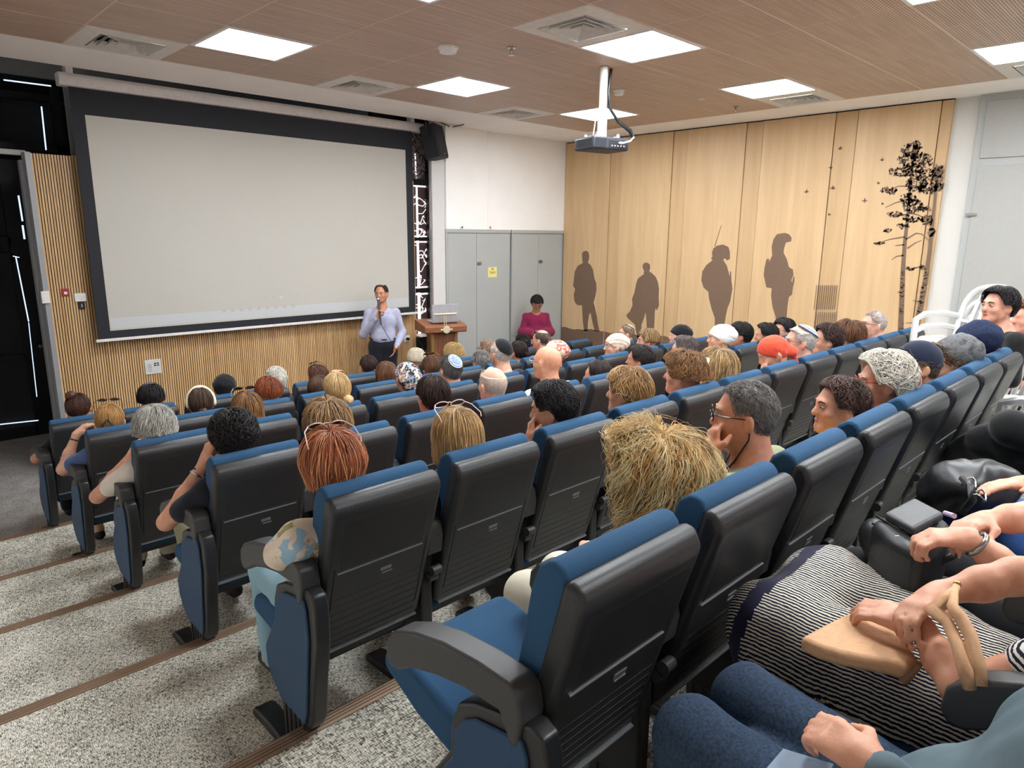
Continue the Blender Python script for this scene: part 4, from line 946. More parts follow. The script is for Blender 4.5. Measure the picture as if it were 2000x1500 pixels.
def face_bits(parent, R, c, browcol, lips=True):
    R3 = Matrix(np.array(R).tolist()); cc = Vector(c)
    for sx in (-1, 1):
        m = MB(); m.ell(cc+R3 @ Vector((sx*.031, .0805, .003)), (.0125, .0115, .0065), R3, 12, 8, 0); m.ell(cc+R3 @ Vector((sx*.031, .0895, .003)), (.0058, .0035, .0055), R3, 10, 6, 1)
        obj('eye', m, [M_eyew, M_iris], parent, smooth=180)
    m = MB()
    for sx in (-1, 1): m.tube([cc+R3 @ Vector((sx*.014, .0945, .021)), cc+R3 @ Vector((sx*.03, .0925, .027)), cc+R3 @ Vector((sx*.046, .080, .023))], [.003, .0034, .0018], 6)
    obj('eyebrows', m, hairmat(browcol), parent, smooth=180)
    if lips:
        m = MB(); m.ell(cc+R3 @ Vector((0, .0905, -.0565)), (.019, .0055, .0038), R3, 12, 6); m.ell(cc+R3 @ Vector((0, .0885, -.0645)), (.016, .0055, .0042), R3, 12, 6); obj('lips', m, M_lip, parent, smooth=180)
def headwear(kind, parent, R, c, mat, name=None, mats=None):
    Rn = np.array(R); cn = np.array(c)
    if kind in ('scarf', 'turban', 'beret', 'knot', 'snood', 'puff'):
        s = SDF().ell((0, -.008, .026), (.086, .107, .098), .02)
        if kind == 'turban': s.ell((0, -.085, .045), (.075, .075, .062), .05).ell((0, -.03, .085), (.068, .07, .045), .04)
        if kind == 'beret': s.ell((0, -.03, .065), (.103, .115, .055), .03)
        if kind == 'knot': s.ell((0, -.11, -.03), (.045, .045, .04), .03).cone((.01, -.12, -.05), (.02, -.14, -.16), .025, .012, .03)
        if kind == 'snood': s.ell((0, -.075, -.015), (.078, .065, .085), .05)
        if kind == 'puff': s.ell((0, -.06, .05), (.098, .095, .085), .05).ell((.0, -.03, .10), (.05, .05, .04), .04)
        q = s.xform(Rn, cn); k1 = dict(beret=.42, snood=.75, knot=.75, scarf=.85, turban=.55, puff=.6)[kind]; z0 = dict(beret=.045).get(kind, .048)
        low = dict(snood=-.10, knot=-.2, scarf=-.09, turban=-.05, beret=-.0, puff=-.06)[kind]
        def cut(G):
            L = (G-cn)@Rn; a = z0-(.10-L[..., 1])*k1-L[..., 2]; b = low-L[..., 2]; return np.maximum(a, b)
        return soft(name or 'head_scarf', q, .006, mat, parent, wr=.0035 if kind != 'beret' else .0015, wf=75 if kind != 'beret' else 120, cutfn=cut, seed=int(abs(c[0])*97) % 9)
    if kind == 'cap':
        s = SDF().ell((0, -.008, .028), (.086, .107, .100), .02).ell((0, .135, .040), (.072, .085, .010), .02)
        def cut(G):
            L = (G-cn)@Rn; return np.where(L[..., 1] > .085, .022-L[..., 2], .030-(.10-L[..., 1])*.18-L[..., 2])
        return soft(name or 'cap', s.xform(Rn, cn), .005, mat, parent, wr=.0012, wf=60, cutfn=cut)
    if kind == 'kippa':
        m = MB(); tilt = Matrix.Rotation(math.radians(mats[1] if len(mats) > 1 else 38), 3, 'X'); R3 = Matrix(Rn.tolist()); rad = mats[2] if len(mats) > 2 else .78
        nu, nv = 32, 10; V = []
        for i in range(nv+1):
            th = rad*i/nv
            for j in range(nu):
                a = 2*PI*j/nu; d = tilt @ Vector((math.sin(th)*math.cos(a), math.sin(th)*math.sin(a), math.cos(th)))
                p = Vector((d.x*.090, d.y*.111, d.z*.105))+Vector((0, -.010, .022)); V.append(Vector(c)+R3 @ p)
        n0 = len(V); ctr = Vector(c)+R3 @ Vector((0, -.01, .022)); V += [v+(ctr-v).normalized()*.006 for v in V]
        F = [(i*nu+j, (i+1)*nu+j, (i+1)*nu+(j+1) % nu, i*nu+(j+1) % nu) for i in range(nv) for j in range(nu)]; rings = mats[3] if len(mats) > 3 else [0]*nv
        mi = [rings[i] for i in range(nv) for j in range(nu)]
        F2 = [tuple(n0+q for q in f[::-1]) for f in F]; E2 = [(nv*nu+j, n0+nv*nu+j, n0+nv*nu+(j+1) % nu, nv*nu+(j+1) % nu) for j in range(nu)]
        m.v = [tuple(v) for v in V]; m.f = F+F2+E2; m.mi = mi+mi+[rings[-1]]*nu
        me = mesh_from('kippa', m.v, m.f, mats[0], m.mi, 60); return link(bpy.data.objects.new('kippa', me), parent)
    if kind == 'band':
        m = MB(); R3 = Matrix(Rn.tolist()); pts = []
        for k in range(25):
            a = PI*(k/24)*1.15-.235; pts.append(Vector(c)+R3 @ Vector((.092*math.cos(a), .008+.01*math.sin(a)-.03*(1-math.sin(a)), .01+.112*math.sin(a))))
        m.tube(pts, [.012]+[.017]*23+[.012], 8); return obj('headband', m, mat, parent, smooth=180)
def Rhead(yaw, pitch=0, roll=0):
    return np.array((Matrix.Rotation(yaw, 3, 'Z') @ Matrix.Rotation(pitch, 3, 'X') @ Matrix.Rotation(roll, 3, 'Y')))
M_shoe = plain('dark shoe', '201E1E', .6)
def person(base, H, label, group=None, sex='f', yaw=0.0, hy=0.0, hp=0.0, hr=0.0, tone='D9A588', shirt=None, sleeve='short', pants=None, hairsp=None, haircol='4A3424',
           arms=('lap', 'lap'), res=.014, cres=.018, face=False, hat=None, hatmat=None, hatargs=None, spec=None, top=None, bulk=1.0, extra=None, legs=None, shoes=M_shoe,
           collar=False, sink=0, wr=.004, legskin=False):
    """seated figure. base = floor point below the hips, H = world position of the skull centre"""
    base = Vector(base); h = np.array(Vector(H)-base); Rb = np.array(rotz(yaw))
    R = Rhead(hy, hp, hr)
    N = np.array([h[0]*.92, h[1]-.045, h[2]-.168]); w_ = .150*bulk if sex == 'f' else .172*bulk
    ax = unit(np.array([math.cos(yaw), math.sin(yaw), 0])); fy = np.array([-math.sin(yaw), math.cos(yaw), 0]); Z = np.array([0, 0, 1.])
    hip = np.array([N[0]*.15, .0, .50]); chest = hip*.35+N*.65+fy*.0-Z*.05
    shp = {-1: N-ax*w_-Z*.045, 1: N+ax*w_-Z*.045}
    neck = np.array(R)@np.array([0, -.022, -.06])+h
    body = head_sdf(sex).xform(R, h)
    body.cone(neck, N+Z*.0, .052 if sex == 'f' else .060, .055 if sex == 'f' else .066, .03)
    body.cone(N-Z*.03, chest, .075, .10, .05).cone(chest, hip, .10*bulk, .11*bulk, .05)
    cl = SDF(); tr_ = SDF(); e_ = .014
    for sd in (-1, 1):
        cl.cone(N-Z*.050-ax*-sd*.02, shp[sd], .058*bulk, .058, .05)
        body.cone(N-Z*.055, shp[sd], .045, .042, .04)
    cl.cone(chest+ax*.065*bulk, chest-ax*.065*bulk, .105*bulk, .105*bulk, .06).cone(chest+ax*.05*bulk, hip+ax*.06*bulk, .105*bulk, .115*bulk, .06).cone(chest-ax*.05*bulk, hip-ax*.06*bulk, .105*bulk, .115*bulk, .06)
    cl.cone(N-Z*.055+ax*.03, N-Z*.055-ax*.03, .055, .055, .04)
    if sex == 'f': cl.ell(chest+fy*.06-Z*.02, (.12*bulk, .075, .075), .05)
    else: cl.ell(hip+fy*.05+Z*.10, (.12*bulk, .10*bulk, .12), .05)
    watch = []
    for i, sd in enumerate((-1, 1)):
        a = arms[i]; sh = shp[sd]
        if isinstance(a, dict):
            if a.get('world'): el, wr_ = np.array(Vector(a['el'])-base), np.array(Vector(a['wr'])-base)
            else: el, wr_ = np.array(a['el'], float), np.array(a['wr'], float)
            hd, hn, cu = a.get('hd', wr_-el), a.get('hn', (0, 0, -1)), a.get('curl', .5)
        else:
            if a == 'lap': el = sh+ax*sd*.045+fy*.03-Z*.235; wr_ = np.array([hip[0], 0, 0])+ax*sd*.055+fy*.21+Z*.585; hd = -ax*sd*.7+fy*.5; hn = (0, 0, -1); cu = .45
            elif a == 'rest': el = sh+ax*sd*.07+fy*.02-Z*.16; el[2] = max(el[2], .80) if el[2] < .80 else el[2]; wr_ = el+fy*.21+Z*.02-ax*sd*.03; hd = fy-Z*.2; hn = (0, 0, -1); cu = .4
            elif a == 'chin':
                wr_ = h+R@np.array([sd*.075, .10, -.125]); el = np.array([sh[0], 0, 0])+ax*sd*.05+fy*(sh[1]+.10)+Z*.80; hd = R@np.array([-sd*.35, .0, .9]); hn = R@np.array([-sd*.4, -.9, 0]); cu = 1.3
        body.cone(sh, el, .046*bulk, .037, .02); body.path([el, el*.55+wr_*.45+0, wr_], [.038, .035, .023], .02)
        hand(body, wr_, hd, hn, sd, cu)
        t = dict(short=.62, long=1.0, none=.12, elbow=.95)[sleeve]
        if sleeve == 'long': cl.cone(sh, el, .060*bulk, .052, .03); cl.cone(el, wr_*.94+el*.06, .052, .036, .02)
        else: cl.cone(sh, sh+(el-sh)*t, .060*bulk, .057, .03)
        watch.append((el, wr_))
    lg = legs or {}
    for sd in (-1, 1):
        hp0 = hip+ax*sd*.075-Z*.015; kn = lg.get(('k', sd)); an = lg.get(('a', sd))
        kn = np.array([hip[0], 0, .50])+ax*sd*.095+fy*.40 if kn is None else np.array(Vector(kn)-base)
        an = kn*np.array([1, 1, 0])+Z*.10-fy*.03 if an is None else np.array(Vector(an)-base)
        body.cone(hp0, kn, .070, .052, .03); body.path([kn, kn*.6+an*.4, an], [.05, .052, .034], .02)
        ff = lg.get(('f', sd)); tip = an+fy*.13-Z*.06 if ff is None else np.array(Vector(ff)-base)
        body.cone(an, an*.5+tip*.5-Z*.0, .035, .032, .02); body.cone(an*.5+tip*.5, tip, .034, .028, .02)
        tr_.cone(hp0, kn, .092*bulk, .075, .03); tl = lg.get('pl', .96); tr_.cone(kn, kn+(an-kn)*tl, .075, lg.get('cuff', .060), .02)
    tr_.cone(hip+ax*.06, hip-ax*.06, .118*bulk, .118*bulk, .05)
    bo = soft('person', body, res, skin(tone), None, base)
    tag(bo, label, 'person', group)
    if shirt is not None: 
        s_ = soft('shirt', cl, cres, shirt, bo, wr=wr, wf=38, seed=int(abs(base.x)*31) % 9)
        if collar:
            m = MB(); pts = [Vector(N+ax*.062*math.sin(2*PI*k/16)+fy*.062*math.cos(2*PI*k/16)+Z*(.008-.012*math.cos(2*PI*k/16))) for k in range(17)]; m.tube(pts, .014, 8, cap=False); obj('collar', m, shirt if collar is True else collar, s_, smooth=180)
    if pants is not None: soft('trousers', tr_, max(cres, .02) if not lg.get('fine') else cres, pants, bo, wr=wr*.8, wf=30)
    if shoes is not None:
        for sd in (-1, 1):
            an = lg.get(('a', sd)); kn = lg.get(('k', sd))
            k_ = np.array([hip[0], 0, .50])+ax*sd*.095+fy*.40 if kn is None else np.array(Vector(kn)-base)
            a_ = k_*np.array([1, 1, 0])+Z*.10-fy*.03 if an is None else np.array(Vector(an)-base)
            ff = lg.get(('f', sd)); tip = a_+fy*.13-Z*.06 if ff is None else np.array(Vector(ff)-base)
            soft('shoe', SDF().cone(a_-Z*.03-fy*.02, tip, .040, .036, .02), .014, shoes, bo)
    if hairsp is not None:
        for q, hs in enumerate(hairsp if isinstance(hairsp, list) else [hairsp]):
            hair('hair', bo, R, h, hs, hairmat(hs.get('col', haircol)))
            if 'bun' in hs:
                bx, by, bz, br = hs['bun']; p = h+R@np.array([bx, by, bz]); m = SDF().ell(p, (br, br, br*.9), .01).ell(p+np.array([br*.3, 0, br*.2]), (br*.75, br*.8, br*.6), .012)
                soft('hair_bun', m, .006, hairmat(hs.get('col', haircol)), bo, wr=.003, wf=160)
    if hat: headwear(hat, bo, R, h, hatmat, mats=hatargs)
    if spec is not None: glasses(bo, R, h, spec[0], spec[1] if len(spec) > 1 else False, lens=spec[2] if len(spec) > 2 else None, big=spec[3] if len(spec) > 3 else 1.0, name='sunglasses' if (len(spec) > 2 and spec[2] is not None) else 'eyeglasses')
    if face: face_bits(bo, R, h, face if isinstance(face, str) else haircol)
    if extra: extra(bo, R, h, dict(N=N, ax=ax, fy=fy, arms=watch, hip=hip))
    return bo
def bracelet(bo, el, wr_, t, r, mat, th=.006, name='wristwatch', dial=None):
    p = el+(wr_-el)*t; d = Vector(unit(wr_-el)); u = d.orthogonal().normalized(); v = d.cross(u); m = MB()
    m.tube([Vector(p)+(u*math.cos(2*PI*k/16)+v*math.sin(2*PI*k/16))*r for k in range(17)], th, 6, cap=False); o = obj(name, m, mat, bo, smooth=180)
    if dial is not None:
        m = MB(); m.ell(Vector(p)+Vector((0, 0, r)), (.014, .014, .005)); obj('dial', m, dial, o, smooth=180)
# ---- hair styles
def short(n=700, **k): return {**dict(n=n, thick=.014, len=.04, front=.85, w=.0022, k=5, swirl=.5, lift=.004), **k}
def crop(n=900, **k): return {**dict(n=n, thick=.007, len=.016, front=.85, w=.0014, k=4, swirl=.2, lift=.002, base=.5), **k}
def bob(L=.05, n=900, **k): return {**dict(n=n, thick=.022, L=L, len=.26, front=1.0, w=.0022, k=10, swirl=.18, thm=1.6, tuck=.10), **k}
def longh(L=.16, n=900, **k): return {**dict(n=n, thick=.020, L=L, len=.42, front=1.0, w=.0024, k=12, swirl=.12, thm=1.6, flare=.2), **k}
def curly(L=.06, n=1100, **k): return {**dict(n=n, thick=.035, L=L, len=.16, front=1.0, w=.0022, k=14, swirl=.4, curl=.008, cf=110, thm=1.6, lift=.01), **k}
def updo(bun=(0, -.11, .0, .035), n=700, **k): return {**dict(n=n, thick=.010, len=.12, front=.85, w=.002, k=7, swirl=.1, nape=2.05, bun=bun), **k}
HW = dict(XC)
def seatp(code, px, py, dy=-.2):
    r, k = code[0], int(code[1:]); H = at(px, py, 1, FY[r]+dy)
    sx = XC[r]+WP[r]*k; dx = H.x-sx; bx = sx+dx*.5 if abs(dx) < .2 else H.x-.08*(1 if dx > 0 else -1)
    return Vector((bx, FY[r]-.09, LV[r])), H
SPK = Vector((5.25, 7.9))
def aud(code, px, py, label, hy=None, hp=.04, **k):
    base, H = seatp(code, px, py, k.pop('dy', -.2))
    if hy is None: hy = max(-.9, min(.9, -math.atan2(SPK.x-H.x, SPK.y-H.y)))
    d = math.hypot(H.x, H.y)
    k.setdefault('res', .008 if d < 2.6 else (.010 if d < 4.5 else .0125)); k.setdefault('cres', .014 if d < 3 else .018)
    return person(base, H, label, hy=hy, hp=hp, yaw=hy*.25, **k)
# ---------------------------------------------------------------- the audience
fb = fabric
TONE = dict(l='E3B79C', m='D6A081', p='E0A58C', d='B98262', r='D99A80')
M_gold = plain('gold', 'C9A25A', .3, metal=1); M_gblk = plain('black glasses', '1A1A1C', .3); M_tort = plain('tortoise glasses', '4A3022', .3); M_gpink = plain('pale pink glasses', 'E3C9C2', .35); M_lensd = plain('dark lens', '3A2E2A', .15); M_silver = plain('silver', 'B8B8B8', .25, metal=1)
M_navyt = fb('1C2030'); M_blackt = fb('1A1A1C'); M_jean = fb('3F5670', nz=.2, scale=60)
# --- row A (nearest, behind the empty chair)
def deco_A1(bo, R, h, d):
    bracelet(bo, *d['arms'][0], .82, .028, M_gold, .003, 'bracelet')
aud('A1', 1278, 938, 'person with a big mass of long curly blonde hair, cream trousers and striped top', dy=-.10, hy=.35, hp=.08, tone='E0A98E', shirt=pattern('cream black pinstripe', 'stripe', ['3A342C', 'E9DFC6'], (22, 0.5, 'Y', .22)), sleeve='short',
    pants=fb('E4DDC8', nz=.04), haircol='A67840', hairsp=[dict(n=4600, thick=.070, L=.12, len=.36, front=.95, w=.0011, k=38, swirl=.15, curl=.015, cf=95, thm=1.9, lift=.008, base=.6, rootmax=2.0, rag=3, clump=420), dict(n=4200, thick=.080, L=.12, len=.34, front=.95, w=.0011, k=38, swirl=.18, curl=.018, cf=85, thm=1.9, lift=.012, base=.2, col='D9AC6C', rag=4, clump=330), dict(n=2600, thick=.088, L=.12, len=.32, front=.9, w=.0010, k=38, swirl=.2, curl=.019, cf=80, thm=1.9, lift=.014, base=.1, col='F4DCAC', rag=4, clump=260), dict(n=1500, thick=.095, L=.11, len=.26, front=.95, w=.0006, k=28, swirl=.9, curl=.014, cf=130, thm=1.9, lift=.016, base=.1, col='E6C890', rag=6)],
    arms=(dict(el=(-.27, -.0, .66), wr=(-.08, .18, .70), hd=(.8, .5, 0), curl=.6), dict(el=(.2, .02, .62), wr=(.02, .2, .66), hd=(-.8, .4, 0), curl=.6)), extra=deco_A1, cres=.011, res=.007, legs={'fine': 1, 'pl': .95})
def deco_A2(bo, R, h, d):
    m = MB(); R3 = Matrix(R.tolist()); H = Vector(h)
    for s in (-1, 1): m.tube([H+R3 @ Vector((s*.084, -.012, .0)), H+R3 @ Vector((s*.086, -.01, -.06)), H+R3 @ Vector((s*.06, .03, -.15)), H+R3 @ Vector((0, .07, -.22))], .003, 5)
    obj('glasses_cord', m, M_black, bo, smooth=180)
aud('A2', 1455, 812, dy=-.12, label='person with cropped grey hair and bald spot, glasses on a cord, olive shirt', hy=.55, hp=.0, sex='m', tone='D69577', shirt=fb('8C9272', nz=.06), sleeve='long', collar=fb('22242C'), pants=M_navyt, haircol='6F6B68',
    hairsp=[crop(2600, thick=.008, w=.0011, len=.02), dict(n=0, thick=.009, L=0, front=.85, base=.5)], spec=(M_gblk,), arms=('chin', 'lap'), face='8A8078', cres=.011, res=.0065, extra=deco_A2, bulk=1.12)
def deco_A3(bo, R, h, d):
    m = MB(); p = Vector(h)+Matrix(R.tolist()) @ Vector((-.082, 0, -.055)); m.ell(p, (.008, .004, .012)); m.ell(p+Vector((0, 0, -.018)), (.006, .004, .010)); obj('earring', m, M_gold, bo, smooth=180)
aud('A3', 1640, 795, dy=-.14, label='person with short dark brown hair, gold earring and yellow top', hy=.75, hp=.02, tone='D79C80', shirt=fb('E6CB4E'), haircol='4B332C', hairsp=short(2200, thick=.022, len=.06, nape=2.2, w=.0016, k=6), face='3A2A22',
    arms=(dict(el=(-.16, .06, .74), wr=(-.20, .24, .80), hd=(-.3, .9, .1), curl=.5), dict(el=(.12, .05, .70), wr=(-.12, .26, .78), hd=(-.6, .7, .1), curl=.7)), extra=deco_A3, res=.0075, cres=.012)
aud('A4', 1725, 745, 'person with fluffy white hair and red-rimmed glasses', hy=.6, hp=-.05, tone='DDA084', shirt=M_navyt, haircol='DDD6C8', hairsp=short(2600, thick=.034, len=.06, nape=2.1, w=.0016, k=6, lift=.012, swirl=.8, curl=.004, cf=90), spec=(M_red,), face='B0A89A', res=.0085)
aud('A5', 1790, 715, 'person in a navy peaked cap with grey-brown hair showing below', hy=.7, hp=.0, sex='m', tone='D09B7E', shirt=M_blackt, haircol='5C4A3C', hairsp=[crop(900, nape=2.3, bald=1.35, thick=.012, base=.3)], hat='cap', hatmat=fb('20263A'), face='5C4A3C', res=.0085)
aud('A6', 1857, 702, 'person in a crinkled grey fabric cap with loose brown hair', hy=.5, tone='D6A081', shirt=M_blackt, haircol='5A4632', hairsp=dict(n=500, thick=.03, L=.02, len=.1, front=1.0, bald=1.3, w=.0016, curl=.01, cf=80, k=9), hat='puff', hatmat=pattern('grey crinkle', 'mottle', ['5A5A5C', '707072', '4A4A4C'], 30))
aud('A7', 1897, 672, 'person in a dark navy knitted beret beside the white plastic chairs', hy=.5, tone='E0AA90', shirt=M_blackt, haircol='3A2A22', hairsp=None, hat='puff', hatmat=pattern('navy knit', 'mottle', ['121826', '2A3450', '151B2C'], 140))
# --- row B
aud('B0', 650, 912, 'person with a red-copper bob, sunglasses pushed up, and floral blouse', hy=-.25, hp=-.02, tone='DDA68C', shirt=pattern('floral blouse', 'flower', ['EAD9C6', 'D9A25C', 'E6CFC0', '9FBFD4', 'A9A070'], 24), haircol='A5603F', sleeve='elbow',
    hairsp=[bob(.075, 3000, thick=.036, w=.0014, k=14, tuck=.22, base=.6), bob(.075, 500, thick=.040, w=.0016, k=14, tuck=.2, col='CF8C62')], spec=(M_gpink, True, M_lensd), pants=fb('8FB4C4'), bulk=1.12, arms=(dict(el=(-.245, -.10, .80), wr=(-.05, .12, .68), hd=(.6, .6, 0)), 'lap'), cres=.011, res=.009, wr=.007)
aud('B1', 893, 858, 'person with straight dark blonde hair and pale pink glasses on the head', hy=-.2, hp=-.1, tone='DDA68C', shirt=M_blackt, haircol='B08A5C', hairsp=[longh(.10, 2600, w=.0014, thick=.024), longh(.10, 500, w=.0014, thick=.026, col='D2B07E')], spec=(M_gpink, True, None, 1.1))
def deco_B2(bo, R, h, d): bracelet(bo, *d['arms'][0], .86, .028, plain('brown strap', '5A3526', .6), .006, 'wristwatch', M_silver)
aud('B2', 1080, 798, 'person with short black hair resting the nose on a raised hand with watch', hy=.55, hp=-.15, tone='D9A184', shirt=M_blackt, haircol='1E1A1A', hairsp=short(2200, thick=.024, len=.07, nape=2.0, w=.0015, k=6), arms=('chin', 'lap'), face='1E1A1A', extra=deco_B2, res=.0065)
aud('B3', 1225, 768, 'person with short honey-brown layered hair', hy=.3, tone='D9A184', shirt=fb('D8CFC0'), haircol='9A7348', hairsp=[short(2600, thick=.034, len=.09, front=1.1, nape=2.15, w=.0015, k=8), short(500, thick=.036, len=.09, w=.0015, col='C8A878', k=8)])
def clip(bo, R, h, d):
    m = MB(); R3 = Matrix(R.tolist()); m.tube([Vector(h)+R3 @ Vector(p) for p in ((-.02, -.12, .075), (.0, -.125, .09), (.03, -.12, .10), (.055, -.105, .10))], [.006, .009, .009, .006], 8); obj('hair_clip', m, plain('white pearl clip', 'EDE6E2', .3), bo, smooth=180)
aud('B4', 1335, 732, 'person with loose brown curls held by a white clip', hy=.35, tone='DDA68C', shirt=fb('E0B39A'), haircol='8A6440', hairsp=curly(.02, 2200, thick=.04, w=.0015, curl=.009), extra=clip)
aud('B5', 1400, 722, 'person with long crimped light-brown hair', hy=.2, tone='DDA68C', shirt=fb('4A4440'), haircol='9F7F55', hairsp=[longh(.12, 2200, thick=.03, w=.0015, curl=.005, cf=120), longh(.12, 500, thick=.033, w=.0015, curl=.005, cf=120, col='C9AE82')])
def deco_B6(bo, R, h, d): bracelet(bo, *d['arms'][0], .85, .028, M_black, .005)
aud('B6', 1510, 690, 'person in a bright orange-red head wrap leaning on one hand', hy=.8, hp=-.4, tone='D69C80', shirt=fb('C9A58E'), hat='knot', hatmat=fb('E4543C', nz=.06), arms=('chin', 'lap'), extra=deco_B6)
aud('B7', 1562, 668, 'person with white hair, glasses and a kippa with blue stripes', hy=.65, sex='m', tone='D9A38C', shirt=fb('BCD0D2'), collar=True, haircol='B8B4AE', hairsp=crop(900, bald=.9, thick=.01, nape=2.2), spec=(M_silver,), face='B8B4AE', hat='kippa', hatargs=([fb('A8A48A'), fb('F0EEE8'), fb('3E4E78')], 30, .85, [0,0,0,0,0,0,1,2,1,2]), res=.009)
aud('B8', 1615, 665, 'person with short dark brown hair beside the kippa with blue stripes', hy=.7, tone='D29A7E', shirt=M_blackt, haircol='3A2620', hairsp=short(1400, thick=.028, len=.07, nape=2.2), face='3A2620')
aud('B9', 1656, 657, 'person with loose auburn-brown hair near the bald grey man', hy=.4, tone='D29A7E', shirt=M_blackt, haircol='6A4630', hairsp=bob(.04, 1400, thick=.035, curl=.003, cf=60))
aud('B10', 1706, 634, 'person with a shaved pinkish grey head at the right end of the audience', hy=.75, sex='m', tone='DBA791', shirt=fb('3C4048'), haircol='B0A29C', hairsp=crop(1200, thick=.005, len=.01, nape=2.2), spec=(M_gblk,), face='9A8A80')
# --- row C
def deco_C0(bo, R, h, d): bracelet(bo, *d['arms'][0], .80, .029, M_silver, .006, 'wristwatch', M_black)
aud('C0', 457, 855, 'person with tousled black hair, navy top and khaki trousers, hand on cheek', hy=-.1, hp=-.12, tone='DDA488', shirt=fb('22242E'), haircol='1C1717', hairsp=short(2600, thick=.032, w=.0016, curl=.005, cf=80, nape=2.2, len=.07, k=8, swirl=.8, lift=.008),
    pants=fb('8F8B6E'), arms=(dict(el=(-.32, -.02, .72), wr=(-.13, -.02, .96), hd=(.3, -.1, .9), hn=(.9, 0, 0), curl=1.4), 'lap'), res=.007, cres=.012, extra=deco_C0, legs={'fine': 1, 'pl': .72})
aud('C1', 640, 832, 'person with wide light-brown hair behind the copper bob', hy=-.15, tone='DDA488', shirt=M_blackt, haircol='9C7A54', hairsp=[bob(.03, 1800, thick=.046, w=.0018, lift=.01), bob(.03, 400, thick=.048, w=.0016, col='C0A078')])
aud('C2', 845, 775, 'person with a smooth short dark brown haircut and red shirt', hy=-.05, tone='D9A184', shirt=fb('D8504A'), haircol='3C2A24', hairsp=short(1600, thick=.020, len=.08, nape=2.25, w=.0017, k=8, lift=.0, swirl=.15))
aud('C3', 962, 752, 'person with a nearly bald pinkish head and sparse grey sides', hy=-.1, sex='m', tone='E2B39A', shirt=fb('E6E2DA'), haircol='C2B4A6', hairsp=crop(700, bald=1.1, thick=.004, len=.012, nape=2.2, w=.001))
aud('C4', 1068, 708, 'person with a fully bald head, wire glasses and white shirt', hy=.15, sex='m', tone='DDA382', shirt=fb('E9E7E2'), sleeve='short', collar=True, spec=(M_silver,), hairsp=None, bulk=1.1, face='9A7A60')
aud('C5', 1168, 735, 'person with dark hair drawn into thin plaits, low in the seat', hy=.4, tone='CF9678', shirt=M_blackt, haircol='2A1E1A', hairsp=updo((.0, -.115, -.03, .03), 1200))
aud('C6', 1250, 704, 'person with short smooth dark hair tucked behind the ear', hy=.5, tone='C98F70', shirt=fb('34363E'), haircol='2E2422', hairsp=short(1200, thick=.016, len=.07, nape=2.0))
aud('C7', 1335, 685, 'person with glasses and smooth grey-brown hair', hy=.5, tone='D9A184', shirt=fb('5C4E50'), haircol='5E5250', hairsp=short(1200, thick=.022, len=.08, nape=2.1), spec=(M_gblk,))
aud('C8', 1405, 662, 'person in a large white turban with gold earring', hy=.7, tone='D9A184', shirt=fb('DCE4E6'), hat='turban', hatmat=fb('E9EDEE', nz=.03), extra=deco_A3, face='4A3424')
aud('C9', 1445, 655, 'person with smooth black hair behind the white turban', hy=.65, tone='C08868', shirt=M_blackt, haircol='171313', hairsp=short(1200, thick=.022, len=.08, nape=2.1))
aud('C10', 1495, 656, 'person with a rounded black haircut holding a magenta phone', hy=.6, tone='C99274', shirt=fb('B8344E'), haircol='171313', hairsp=short(1200, thick=.026, len=.08, nape=1.9))
aud('C11', 1530, 645, 'person with black hair and glasses, face seen in profile', hy=1.1, tone='DDAA90', shirt=fb('7A8490'), haircol='19151A', hairsp=bob(.02, 1200, thick=.028), spec=(M_gold,), face='19151A')
# --- row D
aud('D0', 303, 838, 'person with curly silver-grey hair and cream top leaning on the armrest', hy=-.3, hp=-.1, tone='DDA488', shirt=fb('E6DDD0'), haircol='A9A59C', hairsp=[curly(.035, 2200, thick=.036, w=.0016, curl=.006), curly(.035, 500, thick=.038, w=.0014, curl=.007, col='D6D2C8')],
    pants=fb('D8CBB4'), arms=(dict(el=(-.33, .0, .70), wr=(-.10, .10, .88), hd=(.5, .3, .7), hn=(.8, 0, 0), curl=1.2), 'lap'), res=.008, cres=.013, legs={'fine': 1})
aud('D1', 483, 803, 'person with straight strawberry-blonde hair and dark sunglasses on top', hy=-.2, tone='DDA488', shirt=M_blackt, haircol='8E6640', hairsp=longh(.08, 1400, w=.0017), spec=(M_tort, True, M_lensd))
aud('D2', 658, 762, 'person with pale blonde hair in a low ponytail knot', hy=-.15, tone='E0AE94', shirt=fb('3A3A40'), haircol='D2B07C', hairsp=updo((.03, -.12, -.045, .036), 1500, thick=.016, w=.0016))
aud('D3', 795, 738, 'person with a colourful flower-print head scarf', hy=-.1, tone='D9A184', shirt=fb('8A8A90'), hat='snood', hatmat=pattern('flower print scarf', 'flower', ['2C3A40', 'E8C9A0', 'D98A78', 'E9D8C8', '8FA0B4'], 52))
aud('D4', 880, 722, 'person with dark grey hair and a light blue kippa', hy=-.1, sex='m', tone='D9A38C', shirt=fb('9AA4BE'), collar=True, haircol='55524F', hairsp=crop(1200, thick=.014, len=.03, nape=2.2), hat='kippa', hatargs=([fb('8FA3D6'), fb('EDEFF4'), fb('4A6EB8')], 42, .68, [0,0,0,0,0,0,0,1,2,1]))
aud('D5', 978, 690, 'person in a large black kippa with white hair around it', hy=-.05, sex='m', tone='DDA88E', shirt=fb('1E2232'), haircol='C9C4BC', hairsp=crop(900, bald=1.2, base=.3, thick=.008, nape=2.1), hat='kippa', hatargs=([fb('17171A')], 38, 1.05, [0]*10))
aud('D6', 1083, 692, 'person with a cream and red scarf tied on the head', hy=.1, tone='D9A184', shirt=fb('C9C0B4'), hat='turban', hatmat=pattern('cream red scarf', 'mottle', ['E6D3BC', 'E9DCC8', 'C8322E', 'D8D0B8'], 22))
